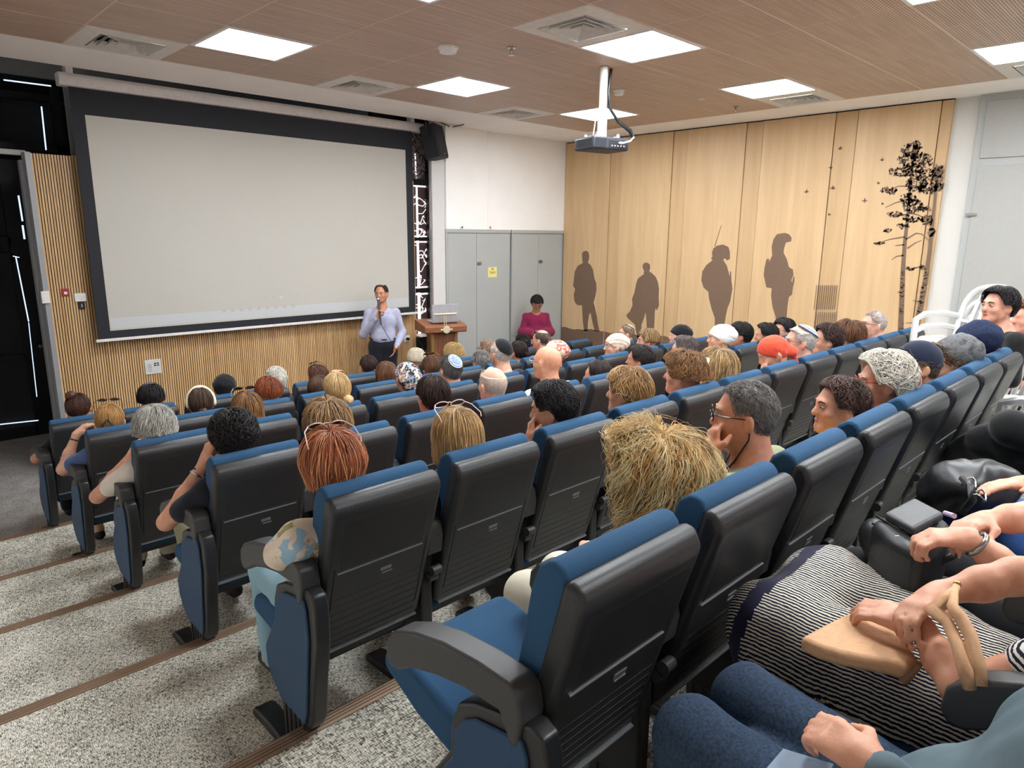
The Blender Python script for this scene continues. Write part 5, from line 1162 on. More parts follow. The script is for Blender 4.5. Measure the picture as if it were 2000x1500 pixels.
aud('D8', 1200, 677, 'person in a cream ribbed head wrap, face in profile', hy=.95, tone='D9A48A', shirt=M_blackt, hat='turban', hatmat=pattern('cream ribbed wrap', 'stripe', ['BBA58E', 'E2D3C2'], (14, 3, 'DIAGONAL', .35)), face='7A5A44')
aud('D9', 1264, 666, 'person with streaked blonde-brown hair and a silver clip', hy=.75, tone='D9A184', shirt=fb('4A3C36'), haircol='A68860', hairsp=[bob(.01, 1000, thick=.03), bob(.01, 400, thick=.032, col='6A4C34')], face='6A4C34')
aud('D10', 1325, 657, 'person in a black gathered hat', hy=.8, tone='DDAA90', shirt=M_blackt, hat='turban', hatmat=fb('17161A'))
# --- row E
def deco_E0(bo, R, h, d):
    m = MB(); R3 = Matrix(R.tolist())
    for q in ((-.035, -.135, -.05), (.03, -.138, -.045)): m.tube([Vector(h)+R3 @ Vector(p) for p in ((0, -.118, .045), (q[0]*.9, -.128, .01), q, (q[0]*.2, -.132, .0))], [.004, .006, .006, .004], 6)
    obj('ribbon', m, M_black, bo, smooth=180)
    bracelet(bo, *d['arms'][0], .85, .028, M_black, .005)
aud('E0', 215, 822, 'person with golden hair tied by a black ribbon, blue top, arm raised', hy=-.35, tone='E0AE94', shirt=fb('4E6494'), haircol='B08450', hairsp=updo((0, -.10, -.02, .02), 1400, thick=.014), spec=(M_tort, True, M_lensd), pants=fb('A9BBC8', nz=.15, scale=40),
    arms=(dict(el=(-.30, .02, .74), wr=(-.19, .05, .96), hd=(.7, .2, .5), hn=(0, 0, -1), curl=.9), 'lap'), extra=deco_E0, res=.008, cres=.013, legs={'fine': 1, 'pl': .62})
aud('E1', 392, 788, 'person with dark brown hair and a wide cream headband', hy=-.25, tone='DDA488', shirt=fb('3A3436'), haircol='4E3A2C', hairsp=updo((0, -.115, -.03, .028), 1100, thick=.014), hat='band', hatmat=fb('E6DCC0'))
aud('E2', 525, 768, 'person with a smooth auburn-red bob just above the seat back', hy=-.2, tone='DDA488', shirt=M_blackt, haircol='8E4A2A', hairsp=bob(.02, 1200, thick=.032))
aud('E3', 624, 762, 'person with dark brown hair half hidden by the blonde ponytail', hy=-.2, tone='DDA488', shirt=M_blackt, haircol='5A4030', hairsp=bob(.04, 900))
aud('E4', 755, 733, 'person with long straight chestnut hair left of the floral scarf', hy=-.1, tone='DDA488', shirt=M_blackt, haircol='6E4A34', hairsp=longh(.06, 1000))
aud('E5', 843, 720, 'person with brown hair parted and sunglasses on top, behind the blue kippa', hy=-.1, tone='DDA488', shirt=M_blackt, haircol='5E3E2A', hairsp=bob(.02, 900), spec=(M_tort, True, M_lensd))
aud('E6', 940, 708, 'person with short wavy grey hair left of the black kippa', hy=-.05, tone='D9A38C', shirt=fb('5A5C66'), haircol='7E7A76', hairsp=short(900, thick=.02, len=.05, nape=2.2))
aud('E7', 1012, 688, 'person with dark hair tied back under a thin dark band', hy=.1, tone='D29A7E', shirt=M_blackt, haircol='2C201C', hairsp=updo((0, -.1, .0, .025), 900, thick=.016))
aud('E8', 1057, 664, 'person with a receding dark hairline, bald on top', hy=.35, sex='m', tone='DB9F86', shirt=fb('5A6070'), haircol='5A4E48', hairsp=crop(900, bald=.75, thick=.006, nape=2.2, front=.5, base=.2), face='4A4440')
aud('E11', 1223, 652, 'person with a crew cut and small knitted kippa near the mural', hy=.8, sex='m', tone='D6A284', shirt=fb('8AA0B8'), haircol='8A7460', hairsp=crop(800, thick=.005, len=.01, nape=2.2), hat='kippa', hatargs=([fb('C9B49A'), fb('8A7460')], 30, .6, [0,0,0,1,1,0,0,0,1,0]), face='8A7460')
# --- row F
aud('F0', 153, 797, 'person with dark brown hair in a high bun and black top', hy=-.35, hp=-.05, tone='D9A184', shirt=fb('1E1E1C'), haircol='4A2E24', hairsp=updo((-.035, -.065, .120, .036), 1200, thick=.014), pants=M_blackt, arms=(dict(el=(-.30, .0, .70), wr=(-.22, .20, .66), hd=(.2, .9, -.2), curl=.4), 'lap'), res=.009, cres=.014, legs={'fine': 1})
aud('F1', 295, 778, 'person with black wavy hair and a slate blue knotted headband', hy=-.3, tone='D29A7E', shirt=M_blackt, haircol='1E191B', hairsp=curly(.03, 1300, thick=.026), hat='band', hatmat=fb('4E5878'))
aud('F2', 438, 759, 'person in a round black beret in the front row', hy=-.25, tone='D9A184', shirt=M_blackt, haircol='1E191B', hairsp=short(500), hat='puff', hatmat=fb('17181C'))
aud('F3', 540, 742, 'person with bright white short hair in the front row', hy=-.2, tone='DDA88E', shirt=fb('4A4A55'), haircol='E0DAD0', hairsp=short(1100, thick=.026, len=.05, nape=2.2, curl=.003))
aud('F4', 620, 735, 'person with long chestnut hair, face turned left, in the front row', hy=.5, tone='E3B7A4', shirt=fb('15161C'), haircol='5E3C2C', hairsp=longh(.06, 1200), face='4A3428', spec=(M_tort, True, M_lensd))
aud('F5', 720, 716, 'person with dark brown hair in a low bun beside the speaker', hy=-.1, tone='D9A184', shirt=fb('D8C49A'), haircol='3A2822', hairsp=updo((.01, -.11, -.035, .03), 1000, thick=.018), arms=(dict(el=(-.27, .02, .86), wr=(-.18, .20, 1.0), hd=(.8, .3, .1), hn=(0, 0, -1), curl=.5), 'lap'), res=.0085)
aud('F6', 813, 702, 'person with white-blonde hair swept back in the front row', hy=-.1, tone='DDA88E', shirt=fb('4A5A78'), haircol='DDD0B8', hairsp=bob(.015, 1100, thick=.028))
aud('F7', 886, 692, 'person with fluffy golden blonde curls beside the lectern', hy=.0, tone='DDA88E', shirt=M_blackt, haircol='C0A06A', hairsp=curly(.01, 1200, thick=.04, curl=.007))
aud('F8', 950, 682, 'person with thin ginger-grey hair and glasses in front of the cupboards', hy=.4, tone='DDA88E', shirt=fb('6A6A70'), haircol='A68C74', hairsp=short(700, thick=.014), spec=(M_gblk,))
aud('F9', 1020, 672, 'person with dark brown hair right in front of the woman in magenta', hy=.1, tone='D29A7E', shirt=M_blackt, haircol='251B18', hairsp=short(900, thick=.024))
# ================================================================ STANDING FIGURES
def standing(base, yaw, sc, J, sex, tone, label, shirt, pants, hairsp, haircol, hy=0, hp=0, sleeve='long', skirt=False, hm=None, extra=None, collar=False, spec=None, face='3A2A22', cut=None):
    """J: local joints facing +y, x to the person's left hand side negative"""
    Rb = np.array(rotz(yaw)); b = Vector(base)
    T = lambda p: Rb@(np.array(p, float)*sc)
    j = {k: T(v) for k, v in J.items()}; R = Rhead(yaw+hy, hp); h = j['head']; ax = Rb@np.array([1, 0, 0]); fy = Rb@np.array([0, 1, 0]); Z = np.array([0, 0, 1.])
    bd = head_sdf(sex).xform(R, h); neck = R@np.array([0, -.022, -.06])+h
    bd.cone(neck, j['neck'], .054, .060, .03).cone(j['neck']-Z*.05, j['chest'], .075, .10, .06).cone(j['chest'], j['hip'], .095, .085, .05)
    cl = SDF(); tr = SDF(); k = 1.0 if sex == 'm' else .92
    cl.cone(j['chest']+ax*.07, j['chest']-ax*.07, .108*k, .108*k, .06).cone(j['chest']+ax*.05, j['waist']+ax*.05, .11*k, .115*k, .06).cone(j['chest']-ax*.05, j['waist']-ax*.05, .11*k, .115*k, .06)
    cl.cone(j['neck']-Z*.06+ax*.04, j['neck']-Z*.06-ax*.04, .052, .052, .04)
    if skirt: cl.cone(j['waist'], j['hip']-Z*.02, .15, .175, .06)
    for s, n in ((-1, 'l'), (1, 'r')):
        sh, el, wr = j['sh'+n], j['el'+n], j['wr'+n]
        bd.cone(j['neck']-Z*.07, sh-Z*.01, .040, .036, .03).cone(sh-Z*.01, el, .038, .033, .02).path([el, el*.5+wr*.5, wr], [.038, .034, .024], .02)
        hd, hn, cu = hm[n]; hand(bd, wr, T(hd), T(hn), s, cu)
        cl.cone(j['neck']-Z*.072, sh-Z*.004, .054, .052, .05).cone(sh-Z*.004, el, .056*k, .048, .03)
        if skirt: cl.cone(el, wr*.75+el*.25, .075, .072, .04)
        else: cl.cone(el, wr*.93+el*.07, .058, .038, .02)
        hp0 = j['hip']+ax*s*.085; kn = hp0*.5+np.array([b.x*0, 0, 0])+(j['hip']+ax*s*.10)*.0+hp0*.0+np.array([hp0[0]*.5, hp0[1]*.5, 0]); kn[2] = hp0[2]*.52
        an = np.array([hp0[0], hp0[1], .09])+ax*s*.02
        bd.cone(hp0, kn, .07, .055, .03).cone(kn, an, .052, .035, .02).cone(an-Z*.03, an-Z*.05+fy*.15, .036, .028, .02)
        tr.cone(hp0+Z*.02, kn, .112*k, .088, .03).cone(kn, an+Z*.02, .086, .066, .02)
    tr.cone(j['hip']+ax*.05+Z*.06, j['hip']-ax*.05+Z*.06, .115*k, .115*k, .05)
    bo = soft('person', bd, .0095, skin(tone), None, b); tag(bo, label, 'person')
    so_ = soft('blouse' if skirt else 'shirt', cl, .012, shirt, bo, wr=.0055, wf=34, seed=2)
    if skirt:
        sk = SDF(); sk.cone(j['hip']+ax*.04, j['hip']-ax*.04, .15, .15, .05).cone(j['hip'], np.array([j['hip'][0], j['hip'][1], .35]), .15, .19, .05); soft('skirt', sk, .014, pants, bo, wr=.006, wf=20)
    else: soft('trousers', tr, .014, pants, bo, wr=.004, wf=26)
    for s in (-1, 1):
        an = np.array([j['hip'][0], j['hip'][1], .06])+ax*s*.105; soft('shoe', SDF().cone(an-fy*.04, an+fy*.17-Z*.02, .045, .036, .02), .012, M_shoe, bo)
    if collar:
        m = MB(); N = j['neck']; pts = [Vector(N+ax*.062*math.sin(2*PI*q/16)+fy*.062*math.cos(2*PI*q/16)+Z*(.0-.018*math.cos(2*PI*q/16))) for q in range(17)]; m.tube(pts, .013, 8, cap=False); obj('collar', m, shirt, so_, smooth=180)
    if not skirt:
        m = MB(); c = j['hip']+Z*.135; ring = [Vector(c+ax*.165*math.cos(2*PI*q/24)+fy*.118*math.sin(2*PI*q/24)) for q in range(25)]; m.tube(ring, .014, 6, cap=False); obj('belt', m, M_black, bo, smooth=180)
    for q in (hairsp if isinstance(hairsp, list) else [hairsp]): hair('hair', bo, R, h, q, hairmat(haircol))
    face_bits(bo, R, h, face)
    if spec: glasses(bo, R, h, spec)
    if extra: extra(bo, R, h, j, T)
    return bo, j, T, R, h
MY = 7.62
mb_ = at(747, 640, 1, MY); sc = at(747, 553, 1, MY).z/1.755
Jm = dict(head=(0, .03, 1.635), neck=(0, -.01, 1.46), chest=(0, 0, 1.30), waist=(0, .01, 1.10), hip=(0, 0, .95), shl=(-.165, -.01, 1.40), shr=(.165, -.01, 1.40), ell=(-.245, -.04, 1.14), wrl=(-.16, .13, .99), elr=(.235, .03, 1.13), wrr=(.055, .19, 1.36))
Mw = math.atan2(.56, -.83)
def tie(bo, R, h, j, T): pass
sp_, jm, Tm, Rm_, hm_ = standing((mb_.x, MY, 0), Mw, sc, Jm, 'm', 'C68D6E', 'person standing by the screen in lilac shirt and dark trousers, speaking into a microphone', pattern('lilac shirt', 'mottle', ['A3A3BC', 'B0B2C8', 'A9ACC2'], 9), fb('1B1D26'), crop(1100, bald=.55, thick=.011, nape=2.2, front=.62, len=.03, w=.0022), '2E2622', hy=-.35, hp=-.05,
    hm=dict(l=((.35, .25, -.9), (.9, 0, .2), .35), r=((-.3, .05, .75), (-.6, .6, 0), 1.25)), collar=True, face='4A3428')
hc = jm['wrr']+Tm((-.03, .03, .06)); b_ = Vector((mb_.x, MY, 0)); m = MB(); mt = Vector(hm_+Rm_@np.array([.0, .125, -.062])); ba = Vector(hc)+(Vector(hc)-mt)*.9
m = MB(); m.tube([b_+ba, b_+mt], [.012, .016]); mo = obj('microphone', m, M_black, smooth=60); tag(mo, 'black hand-held microphone with silver head held by the standing speaker', 'microphone')
m = MB(); m.ell(b_+mt, (.024, .024, .026)); obj('microphone_head', m, M_silver, mo, smooth=180)
lh = Vector(jm['wrl']+Tm((.0, .06, -.04))); q0 = b_+ba; m = MB(); m.tube([q0, q0*.6+(b_+lh)*.4+Vector((0, -.03, -.03)), b_+lh, b_+lh+Vector((-.03, 0, -.35)), b_+lh+Vector((-.1, .1, -.98))], .004, 6)
tag(obj('microphone_cable', m, M_black, smooth=180), 'thin black cable running from the microphone to the other hand', 'cable')
# woman in magenta
WYp = 7.45; wb = at(1047, 640, 1, WYp); scw = at(1047, 576, 1, WYp).z/1.63
Jw = dict(head=(0, .05, 1.50), neck=(0, -.02, 1.35), chest=(0, -.01, 1.20), waist=(0, .0, 1.00), hip=(0, 0, .86), shl=(-.165, -.02, 1.285), shr=(.165, -.02, 1.285), ell=(-.235, .02, 1.03), wrl=(-.075, .20, 1.02), elr=(.235, .02, 1.03), wrr=(.075, .20, 1.02))
wp_, jw, Tw, Rw_, hw_ = standing((wb.x, WYp, 0), math.atan2(.62, -.78), scw, Jw, 'f', 'C78E70', 'person standing before the grey cupboards in a magenta blouse, looking down at a phone', fabric('7C1C42', nz=.08), pattern('grey floral skirt', 'mottle', ['E4E4E8', '6A7488', 'D8DAE0'], 30), [short(1200, thick=.026, len=.09, nape=2.2, front=1.15), ], '1C1618', hy=0, hp=-.5, skirt=True,
    hm=dict(l=((.55, .55, .1), (0, -.3, 1), .5), r=((-.55, .55, .1), (0, -.3, 1), .5)), spec=M_gblk, face='1C1618')
ph = Vector((wb.x, WYp, 0))+Vector(Tw((0, .285, 1.055))); e_ = empty('smartphone', ph); e_.rotation_euler = (math.radians(35), 0, math.atan2(.62, -.78))
m = MB(); m.box((-.075, -.038, -.005), (.075, .038, .005)); obj('phone_body', m, M_black, e_, bevel=.005); m = MB(); m.box((-.068, -.033, .005), (.068, .033, .0062)); obj('screen', m, plain('phone glass', '22252B', .1), e_, smooth=0)
tag(e_, 'dark smartphone held sideways by the person in magenta', 'phone')

# ================================================================ RIGHT SIDE, NEAREST ROW
GL = LV['G']
def gperson(x, label, shirt, pants, tone='DBA184', hx=0, by=.02, h=(-.16, 1.12), **k):
    k.setdefault('arms', ('lap', 'lap')); return person((x, by, GL), (x+hx, h[0], GL+h[1]), label, None, yaw=0, hy=-.2, tone=tone, shirt=shirt, pants=pants, res=.0075, cres=.012, **k)
M_denim = plain('blue denim', '2D3D52', .9, nz=.35, scale=160, bump=.3, spec=.2)
A_ = lambda x, y, z: at(x, y, 2, z)
gperson(1.13, 'person nearest the camera in blue jeans and a slate blue-green shirt', pattern('slate twill shirt', 'mottle', ['5A6C73', '65777E', '5F7178'], 6), M_denim, sex='m', sleeve='long', bulk=1.30, by=.10, h=(-.03, 1.12), hx=.12, hairsp=crop(800), haircol='6A6460',
    legs={('k', -1): A_(1350, 1440, 1.52), ('k', 1): A_(1462, 1372, 1.53), ('a', -1): A_(1350, 1440, 1.52)+Vector((-.03, -.02, -.43)), ('a', 1): A_(1462, 1372, 1.53)+Vector((.02, -.02, -.43)), 'fine': 1},
    arms=(dict(world=1, el=Vector((.98, .0, 1.60)), wr=A_(1712, 1502, 1.69), hd=(.12, .8, .1), hn=(.5, .1, -.9), curl=1.1), dict(world=1, el=Vector((1.46, .06, 1.68)), wr=Vector((1.36, .02, 1.60)), hd=(-.9, .1, 0), curl=.6)), wr=.007)
m = MB(); c4 = [A_(1530, 1462, 1.63), A_(1628, 1492, 1.64), A_(1600, 1560, 1.64), A_(1480, 1520, 1.63)]; m.add([tuple(v) for v in c4]+[(v.x, v.y, v.z-.006) for v in c4], [(0,1,2,3),(7,6,5,4),(0,4,5,1),(1,5,6,2),(2,6,7,3),(3,7,4,0)])
tag(obj('folded_card', m, plain('blue grey card', '7E90A4', .7), smooth=0), 'blue-grey folded card resting on the jeans at the bottom edge', 'card')
# striped dress
M_str = pattern('navy cream striped knit', 'stripe', ['DAD4C4', '1D1F33'], (38, 2.2, 'X', .42, (0, .8, 0))); M_str2 = pattern('navy cream striped bodice', 'stripe', ['DAD6CC', '1F2138'], (36, 1.8, 'Z', .42, (0, .3, 0))); M_nav = fb('1E1F3C')
def skirt_extra(bo, R, h, d):
    hip = d['hip']; b = np.array(bo.location)
    k1 = np.array(A_(1520, 1225, 1.50))-b; k2 = np.array(A_(1615, 1150, 1.51))-b
    s = SDF().cone(hip-Vector((.06, 0, 0)), k1, .14, .105, .06).cone(hip+np.array([.06, 0, 0]), k2, .14, .105, .06).cone(k1, k2, .10, .10, .06).cone(hip*.5+k1*.5, hip*.5+k2*.5, .12, .12, .06)
    for k_ in (k1, k2): s.cone(k_, np.array([k_[0], k_[1]-.01, .20]), .105, .115, .06)
    s.cone((k1+k2)/2, np.array([(k1+k2)[0]/2, (k1+k2)[1]/2, .2]), .10, .12, .06)
    kz = (k1[2]+k2[2])/2; ky = (k1[1]+k2[1])/2
    def mf(c): return np.where((c[:, 1] > ky+.045-(c[:, 2]-kz)*.2) & (c[:, 1] < ky+.085-(c[:, 2]-kz)*.2), 1, 0)
    soft('skirt', s, .010, [M_str, M_nav], bo, wr=.007, wf=30, matfn=mf, seed=3)
gperson(1.68, by=.10, h=(.0, 1.08), hx=.06, label='person in a navy and cream striped knit dress with bare forearms', shirt=M_str2, pants=None, tone='D39A7C', bulk=1.22, hairsp=short(600), haircol='6A5040', extra=skirt_extra, sleeve='short',
    legs={('k', -1): A_(1520, 1225, 1.50), ('k', 1): A_(1615, 1150, 1.51), ('a', -1): A_(1520, 1225, 1.50)+Vector((0, .02, -.42)), ('a', 1): A_(1615, 1150, 1.51)+Vector((0, .05, -.42))},
    arms=(dict(world=1, el=A_(1880, 1345, 1.66), wr=A_(1800, 1228, 1.70), hd=(-.02, .6, .05), hn=(.3, 0, -1), curl=.7), dict(world=1, el=A_(1985, 1125, 1.80), wr=A_(1835, 1160, 1.76), hd=(-.75, .25, -.12), hn=(.0, -.4, -1), curl=.75)))
M_tan = plain('tan suede', 'CFA27A', .8, nz=.08, scale=60, bump=.3); M_tan2 = plain('tan strap', 'B98A62', .7)
out = [(1562, 1243), (1600, 1222), (1650, 1197), (1700, 1180), (1735, 1172), (1752, 1200), (1765, 1240), (1795, 1285), (1770, 1300), (1735, 1292), (1650, 1276), (1600, 1262)]
s = SDF(); 
pp = [A_(x, y, 1.66) for x, y in out]; m = MB(); n_ = len(pp); m.v = [tuple(v) for v in pp]+[(v.x, v.y, v.z-.035) for v in pp]; m.f = [tuple(range(n_)), tuple(range(2*n_-1, n_-1, -1))]+[(i, (i+1) % n_, n_+(i+1) % n_, n_+i) for i in range(n_)]; m.mi = [0]*len(m.f)
hb = obj('tan_pouch', m, M_tan, bevel=.012, seg=3)
m = MB(); m.tube([A_(1592, 1254, 1.645), A_(1680, 1270, 1.645), A_(1740, 1283, 1.645), A_(1790, 1298, 1.64), A_(1762, 1330, 1.60)], [.004, .009, .012, .016, .012], 8); obj('piping', m, M_tan2, hb, smooth=180)
m = MB(); m.box(tuple(A_(1590, 1259, 1.632)), tuple(A_(1590, 1259, 1.632)+Vector((.05, .006, .012)))); obj('white_tab', m, M_wp, hb, smooth=0)
m = MB(); m.tube([A_(1870, 1146, 1.80), A_(1845, 1175, 1.79), A_(1822, 1192, 1.77), A_(1850, 1215, 1.77), A_(1872, 1262, 1.75), A_(1886, 1310, 1.73), A_(1895, 1345, 1.70)], [.006, .014, .016, .012, .013, .014, .012], 8)
m.tube([A_(1866, 1144, 1.80), A_(1860, 1185, 1.80), A_(1875, 1205, 1.79), A_(1895, 1240, 1.77), A_(1910, 1300, 1.74), A_(1916, 1340, 1.71)], [.006, .010, .013, .013, .014, .012], 8); obj('strap', m, M_tan, hb, smooth=180)
m = MB(); m.ell(A_(1869, 1143, 1.80), (.008, .008, .01)); obj('clasp', m, M_gold, hb, smooth=180)
tag(hb, 'soft tan pouch bag with looped straps on the striped dress', 'bag')
q = A_(1512, 1207, 1.0); s = SDF().ell(tuple(q), (.05, .035, .03), .01); tag(soft('brown_bag', s, .008, plain('brown leather', '8A5A3C', .5)), 'small brown leather item on the floor ahead of the striped dress', 'bag')
# backpack person
def deco_G2(bo, R, h, d): bracelet(bo, *d['arms'][0], .86, .029, M_silver, .008, 'wristwatch', M_gblk)
gperson(2.19, 'person in black trousers and grey-white patterned top holding a black backpack', pattern('grey leaf print', 'mottle', ['3A3C42', 'D8D8DA', '7A7C82', 'E6E6E6', '44464C'], 34), fb('1D1D20'), tone='DDA488', hairsp=short(500), sleeve='short', extra=deco_G2,
    legs={('k', -1): A_(1680, 1120, 1.50), ('k', 1): A_(1745, 1060, 1.50), ('a', -1): A_(1680, 1120, 1.50)+Vector((0, 0, -.42)), ('a', 1): A_(1745, 1060, 1.50)+Vector((0, 0, -.42)), 'fine': 1},
    arms=(dict(world=1, el=A_(1985, 1125, 1.70), wr=A_(1893, 1052, 1.78), hd=(-.5, .6, .0), hn=(.1, 0, -1), curl=1.0), dict(world=1, el=A_(2010, 1010, 1.80), wr=A_(1925, 1018, 1.79), hd=(-.8, .3, .0), hn=(0, -.3, -1), curl=.8)))
M_lea = plain('black soft leather', '242527', .42, nz=.12, scale=30, bump=.35); M_lea2 = plain('dark grey leather flap', '3D3E40', .45, nz=.1, scale=25, bump=.3)
def slabq(px, z0, z1): 
    P4 = [A_(x, y, z1) for x, y in px]; return [tuple(v) for v in P4]+[(v.x, v.y, z0) for v in P4]
def quadslab(name, px, z0, z1, mat, parent=None, bev=.02, seg=4):
    m = MB(); n = len(px); m.v = slabq(px, z0, z1); m.f = [tuple(range(n)), tuple(range(2*n-1, n-1, -1))]+[(i, (i+1) % n, n+(i+1) % n, n+i) for i in range(n)]; m.mi = [0]*len(m.f)
    return obj(name, m, mat, parent, bevel=bev, seg=seg)
bp_ = quadslab('backpack', [(1700, 1012), (1790, 978), (1862, 1018), (1842, 1062), (1800, 1082), (1745, 1052)], 1.56, 1.735, M_lea, bev=.03)
quadslab('flap', [(1728, 999), (1785, 970), (1845, 1001), (1785, 1031)], 1.738, 1.765, M_lea2, bp_, .010)
s = SDF(); a = A_(1715, 1050, 1.64); b = A_(1775, 1085, 1.62); s.cone(a, b, .055, .05, .03).ell(a*.5+b*.5+Vector((0, 0, -.02)), (.10, .06, .05), .03); soft('front_pocket', s, .008, M_lea, bp_, wr=.004, wf=50)
m = MB(); m.tube([A_(1703, 1022, 1.72), A_(1740, 1036, 1.715), A_(1775, 1058, 1.71), A_(1783, 1085, 1.68)], .004, 6); m.tube([A_(1712, 1008, 1.74), A_(1760, 1036, 1.735), A_(1800, 1064, 1.73)], .004, 6); obj('zip', m, plain('dark zip', '3A3A3C', .35, metal=.6), bp_, smooth=180)
m = MB(); m.ell(A_(1756, 1049, 1.73), (.006, .012, .004)); m.ell(A_(1812, 1070, 1.725), (.02, .006, .005)); obj('zip_pull', m, M_silver, bp_, smooth=180)
m = MB(); m.tube([A_(1790, 1095, 1.62), A_(1830, 1100, 1.66), A_(1862, 1085, 1.68), A_(1870, 1070, 1.68)], .010, 6); obj('strap', m, M_lea, bp_, smooth=180)
tag(bp_, 'black leather backpack with grey flap standing on the lap', 'backpack')
m = MB(); m.tube([A_(1846, 1002, 1.78), A_(1864, 1008, 1.79)], .007, 8); tag(obj('pen', m, plain('lilac pen', 'B9A9CC', .4)), 'short lilac pen tip between the fingers at the backpack', 'pen')
gperson(2.70, 'person in royal blue trousers and white shirt with black handbag on lap', fb('D4D8E0'), fb('2C4C86'), tone='E0A184', hairsp=short(400), sleeve='short',
    legs={('k', -1): A_(1830, 1000, 1.50), ('k', 1): A_(1880, 965, 1.50), ('a', -1): A_(1830, 1000, 1.50)+Vector((0, 0, -.42)), ('a', 1): A_(1880, 965, 1.50)+Vector((0, 0, -.42)), 'fine': 1},
    arms=('lap', dict(world=1, el=Vector((2.95, .1, 1.75)), wr=A_(2010, 945, 1.76), hd=(-.6, .5, .0), hn=(0, -.2, -1), curl=.25)))
s = SDF(); a = A_(1862, 955, 1.64); b = A_(1950, 950, 1.66); s.cone(a, b, .085, .075, .04).ell(a*.5+b*.5+Vector((0, 0, .03)), (.15, .07, .07), .04).cone(a, a+Vector((0, .03, -.03)), .09, .08, .04); hb = soft('handbag', s, .009, M_lea, wr=.008, wf=45)
m = MB()
for cx, cy in ((1893, 944), (1912, 968)):
    c = A_(cx, cy, 1.745); m.tube([c+Vector((.03*math.cos(t), .018*math.sin(t), .012*math.cos(t*2))) for t in [2*PI*k/12 for k in range(13)]], .0035, 6, cap=False)
m.ell(A_(1930, 948, 1.75), (.008, .008, .008)); obj('buckle', m, M_silver, hb, smooth=180)
m = MB(); m.tube([A_(1880, 935, 1.74), A_(1895, 950, 1.76), A_(1900, 975, 1.73), A_(1880, 1000, 1.66)], .012, 6); obj('strap', m, M_lea, hb, smooth=180)
tag(hb, 'black slouchy handbag with silver buckles on blue trousers', 'handbag')
q = A_(1930, 850, 1.66)
gperson(3.72, 'person in loose black trousers and black top with crossed legs, pale sneaker showing', fb('19191A'), fb('191A1A'), tone='DDA488', hairsp=short(400), sleeve='long', shoes=None,
    legs={('k', -1): A_(1925, 862, 1.60), ('k', 1): A_(1975, 835, 1.70), ('a', -1): A_(1860, 900, 1.33), ('a', 1): A_(1935, 900, 1.15), ('f', -1): A_(1795, 928, 1.30), ('f', 1): A_(1900, 905, 1.02), 'fine': 1, 'cuff': .085})
a = A_(1835, 915, 1.31); b = A_(1778, 925, 1.30)
s = SDF().cone(a, b, .038, .022, .02).cone(a+Vector((0, 0, .03)), a*.5+b*.5, .036, .03, .02); sh = soft('sneaker', s, .006, plain('pale grey sneaker', 'D2CEC2', .7), wr=.001)
m = MB(); m.tube([a+Vector((.02, -.01, -.035)), a*.5+b*.5+Vector((0, 0, -.035)), b+Vector((0, 0, -.02))], [.014, .016, .012], 8); obj('sole', m, plain('cream sole', 'E4DECB', .6), sh, smooth=180)
m = MB()
for k in range(4): c = a*(1-.15*k)+b*.15*k+Vector((0, 0, .045-.006*k)); m.tube([c+Vector((-.015, -.02, 0)), c+Vector((.015, .02, 0))], .003, 5)
obj('lace', m, M_frame, sh, smooth=180)
tag(sh, 'pale grey sneaker sticking out from the black trousers', 'shoe')
# handbag left on the empty seat
m = MB(); m.prism([(-.20, .50), (-.165, .505), (-.205, .66), (-.235, .665)], -.02, .19, 0); e_ = obj('handbag', m, plain('glossy black leather', '161618', .2), bevel=.014, seg=3); e_.location = CH['A', 0].location
m = MB(); m.tube([(.02, -.21, .66), (.03, -.19, .71), (.10, -.19, .73), (.16, -.2, .70), (.17, -.21, .66)], .007, 8); obj('handle', m, M_lea, e_, smooth=180)
m = MB(); m.tube([(-.015, -.163, .51), (-.015, -.20, .65), (.185, -.20, .65)], .003, 5); m.ell((-.01, -.175, .60), (.008, .008, .008)); obj('metal_trim', m, M_silver, e_, smooth=180)
tag(e_, 'glossy black handbag wedged between seat and back of the empty chair', 'handbag')
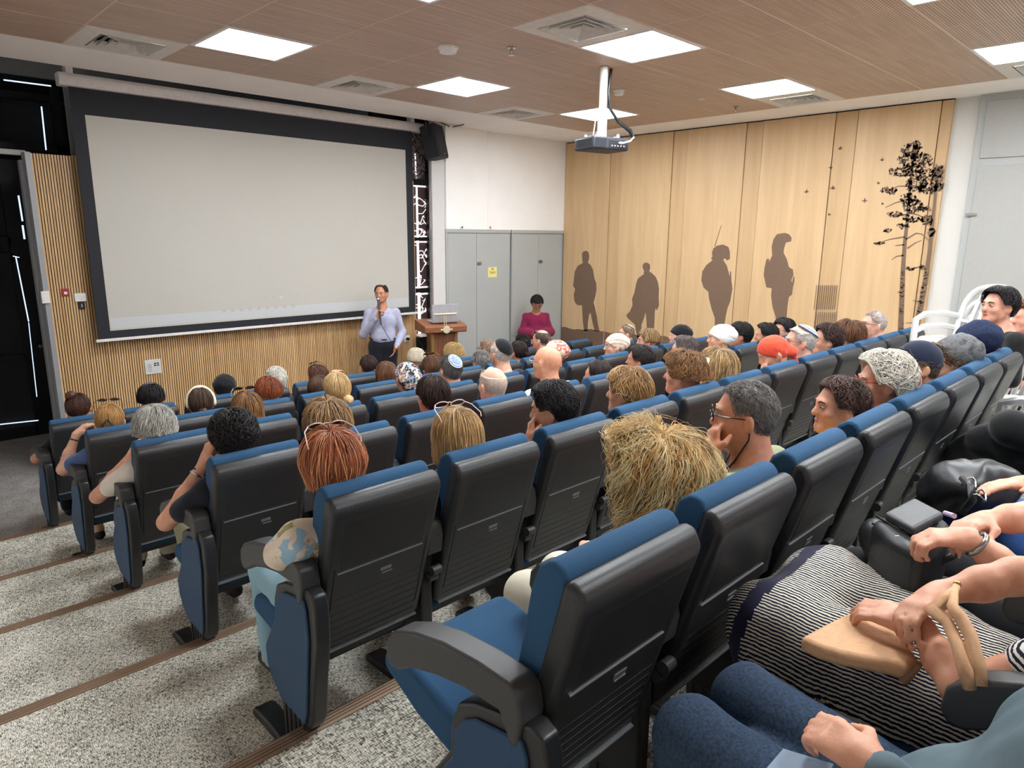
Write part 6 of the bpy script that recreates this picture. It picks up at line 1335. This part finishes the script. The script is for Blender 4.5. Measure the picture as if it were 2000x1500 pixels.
# ---- white plastic chairs
M_plw = plain('white moulded plastic', 'CFCFCD', .35, nz=.02)
def plastic_chair():
    T = bpy.data.objects.new('plastic_chair', None); COL.objects.link(T)
    m = MB(); m.prism([(-.22, .40), (-.22, .425), (-.10, .44), (.15, .445), (.22, .43), (.235, .40)], -.22, .22, 0); obj('seat', m, M_plw, T, bevel=.012)
    for sx in (-1, 1):
        for sy in (-1, 1):
            m = MB(); m.tube([(sx*.20, sy*.19, .42), (sx*.235, sy*.235, .2), (sx*.25, sy*.255, .0)], [.032, .026, .022], 6); obj('leg', m, M_plw, T)
        m = MB(); m.tube([(sx*.24, -.25, .62), (sx*.265, -.10, .645), (sx*.265, .10, .64), (sx*.255, .20, .60), (sx*.235, .225, .42)], [.022, .026, .028, .026, .026], 6); obj('armrest', m, M_plw, T)
    # hoop back
    hoop = [(-.22, -.20, .42), (-.235, -.25, .60), (-.22, -.29, .76), (-.15, -.32, .85), (0, -.335, .88), (.15, -.32, .85), (.22, -.29, .76), (.235, -.25, .60), (.22, -.20, .42)]
    P = [Vector(p) for p in hoop]; Q = []
    for i in range(len(P)-1):
        for k in range(4):
            t = k/4; a, b, c, d = P[max(i-1, 0)], P[i], P[i+1], P[min(i+2, len(P)-1)]
            Q.append(.5*((2*b)+(c-a)*t+(2*a-5*b+4*c-d)*t*t+(3*b-a-3*c+d)*t**3))
    Q.append(P[-1]); m = MB(); m.tube(Q, .026, 8); obj('back_frame', m, M_plw, T, smooth=180)
    for x in (-.13, -.065, 0, .065, .13):
        zt = .84-.9*x*x*2.2; m = MB(); m.tube([(x, -.205, .44), (x*1.05, -.26, .60), (x*1.0, -.30, .74), (x*.9, -.322, zt)], .017, 6); obj('back_slat', m, M_plw, T)
    m = MB(); m.tube([(-.23, -.245, .58), (0, -.275, .57), (.23, -.245, .58)], .016, 6); obj('back_rail', m, M_plw, T)
    return T
pc0 = plastic_chair(); bpy.context.view_layer.update(); ptree = build_tree(pc0)
stk = at(1900, 560, 0, 6.5)
for k in range(5):
    c = pc0 if k == 0 else dup(ptree); c.location = (6.5, 1.42, LV['A']+.105*k); c.rotation_euler = (0, 0, math.radians(62))
    tag(c, 'white plastic armchair, %s of the stack by the right wall' % ['bottom one', 'second from the bottom', 'middle one', 'second from the top', 'topmost'][k], 'chair', 'stacked white plastic chairs')
for loc, rz, lab in (((4.93, .52, GL), -12, 'empty white plastic armchair at the right edge beyond the blue chairs'), ((5.62, 1.12, LV['A']), 48, 'white plastic armchair under the person in black seen in profile'), ((6.28, .95, LV['A']), 48, 'white plastic armchair at the far right under the ginger-haired person')):
    c = dup(ptree); c.location = loc; c.rotation_euler = (0, 0, math.radians(rz)); tag(c, lab, 'chair', 'loose white plastic chairs')
H = at(1950, 598, 1, 1.0)
person((5.60, 1.14, LV['A']), H, 'person with short black hair and black top in profile, in the right aisle', None, yaw=.75, hy=.95, hp=.05, tone='DDA088', shirt=M_blackt, sleeve='long', pants=M_blackt, haircol='1B1718', hairsp=short(1800, thick=.026, len=.07, nape=2.1, w=.0018, lift=.01), face='1B1718', res=.0085, cres=.014)
H = at(2003, 592, 1, .93); H = Vector((6.20, .95, LV['A']+1.12))
person((6.26, .96, LV['A']), H, 'person with ginger-brown hair at the far right edge, behind the one in black', None, yaw=.7, hy=.8, tone='DDA088', shirt=M_blackt, pants=M_blackt, haircol='8E5634', hairsp=short(900, thick=.03), res=.012)
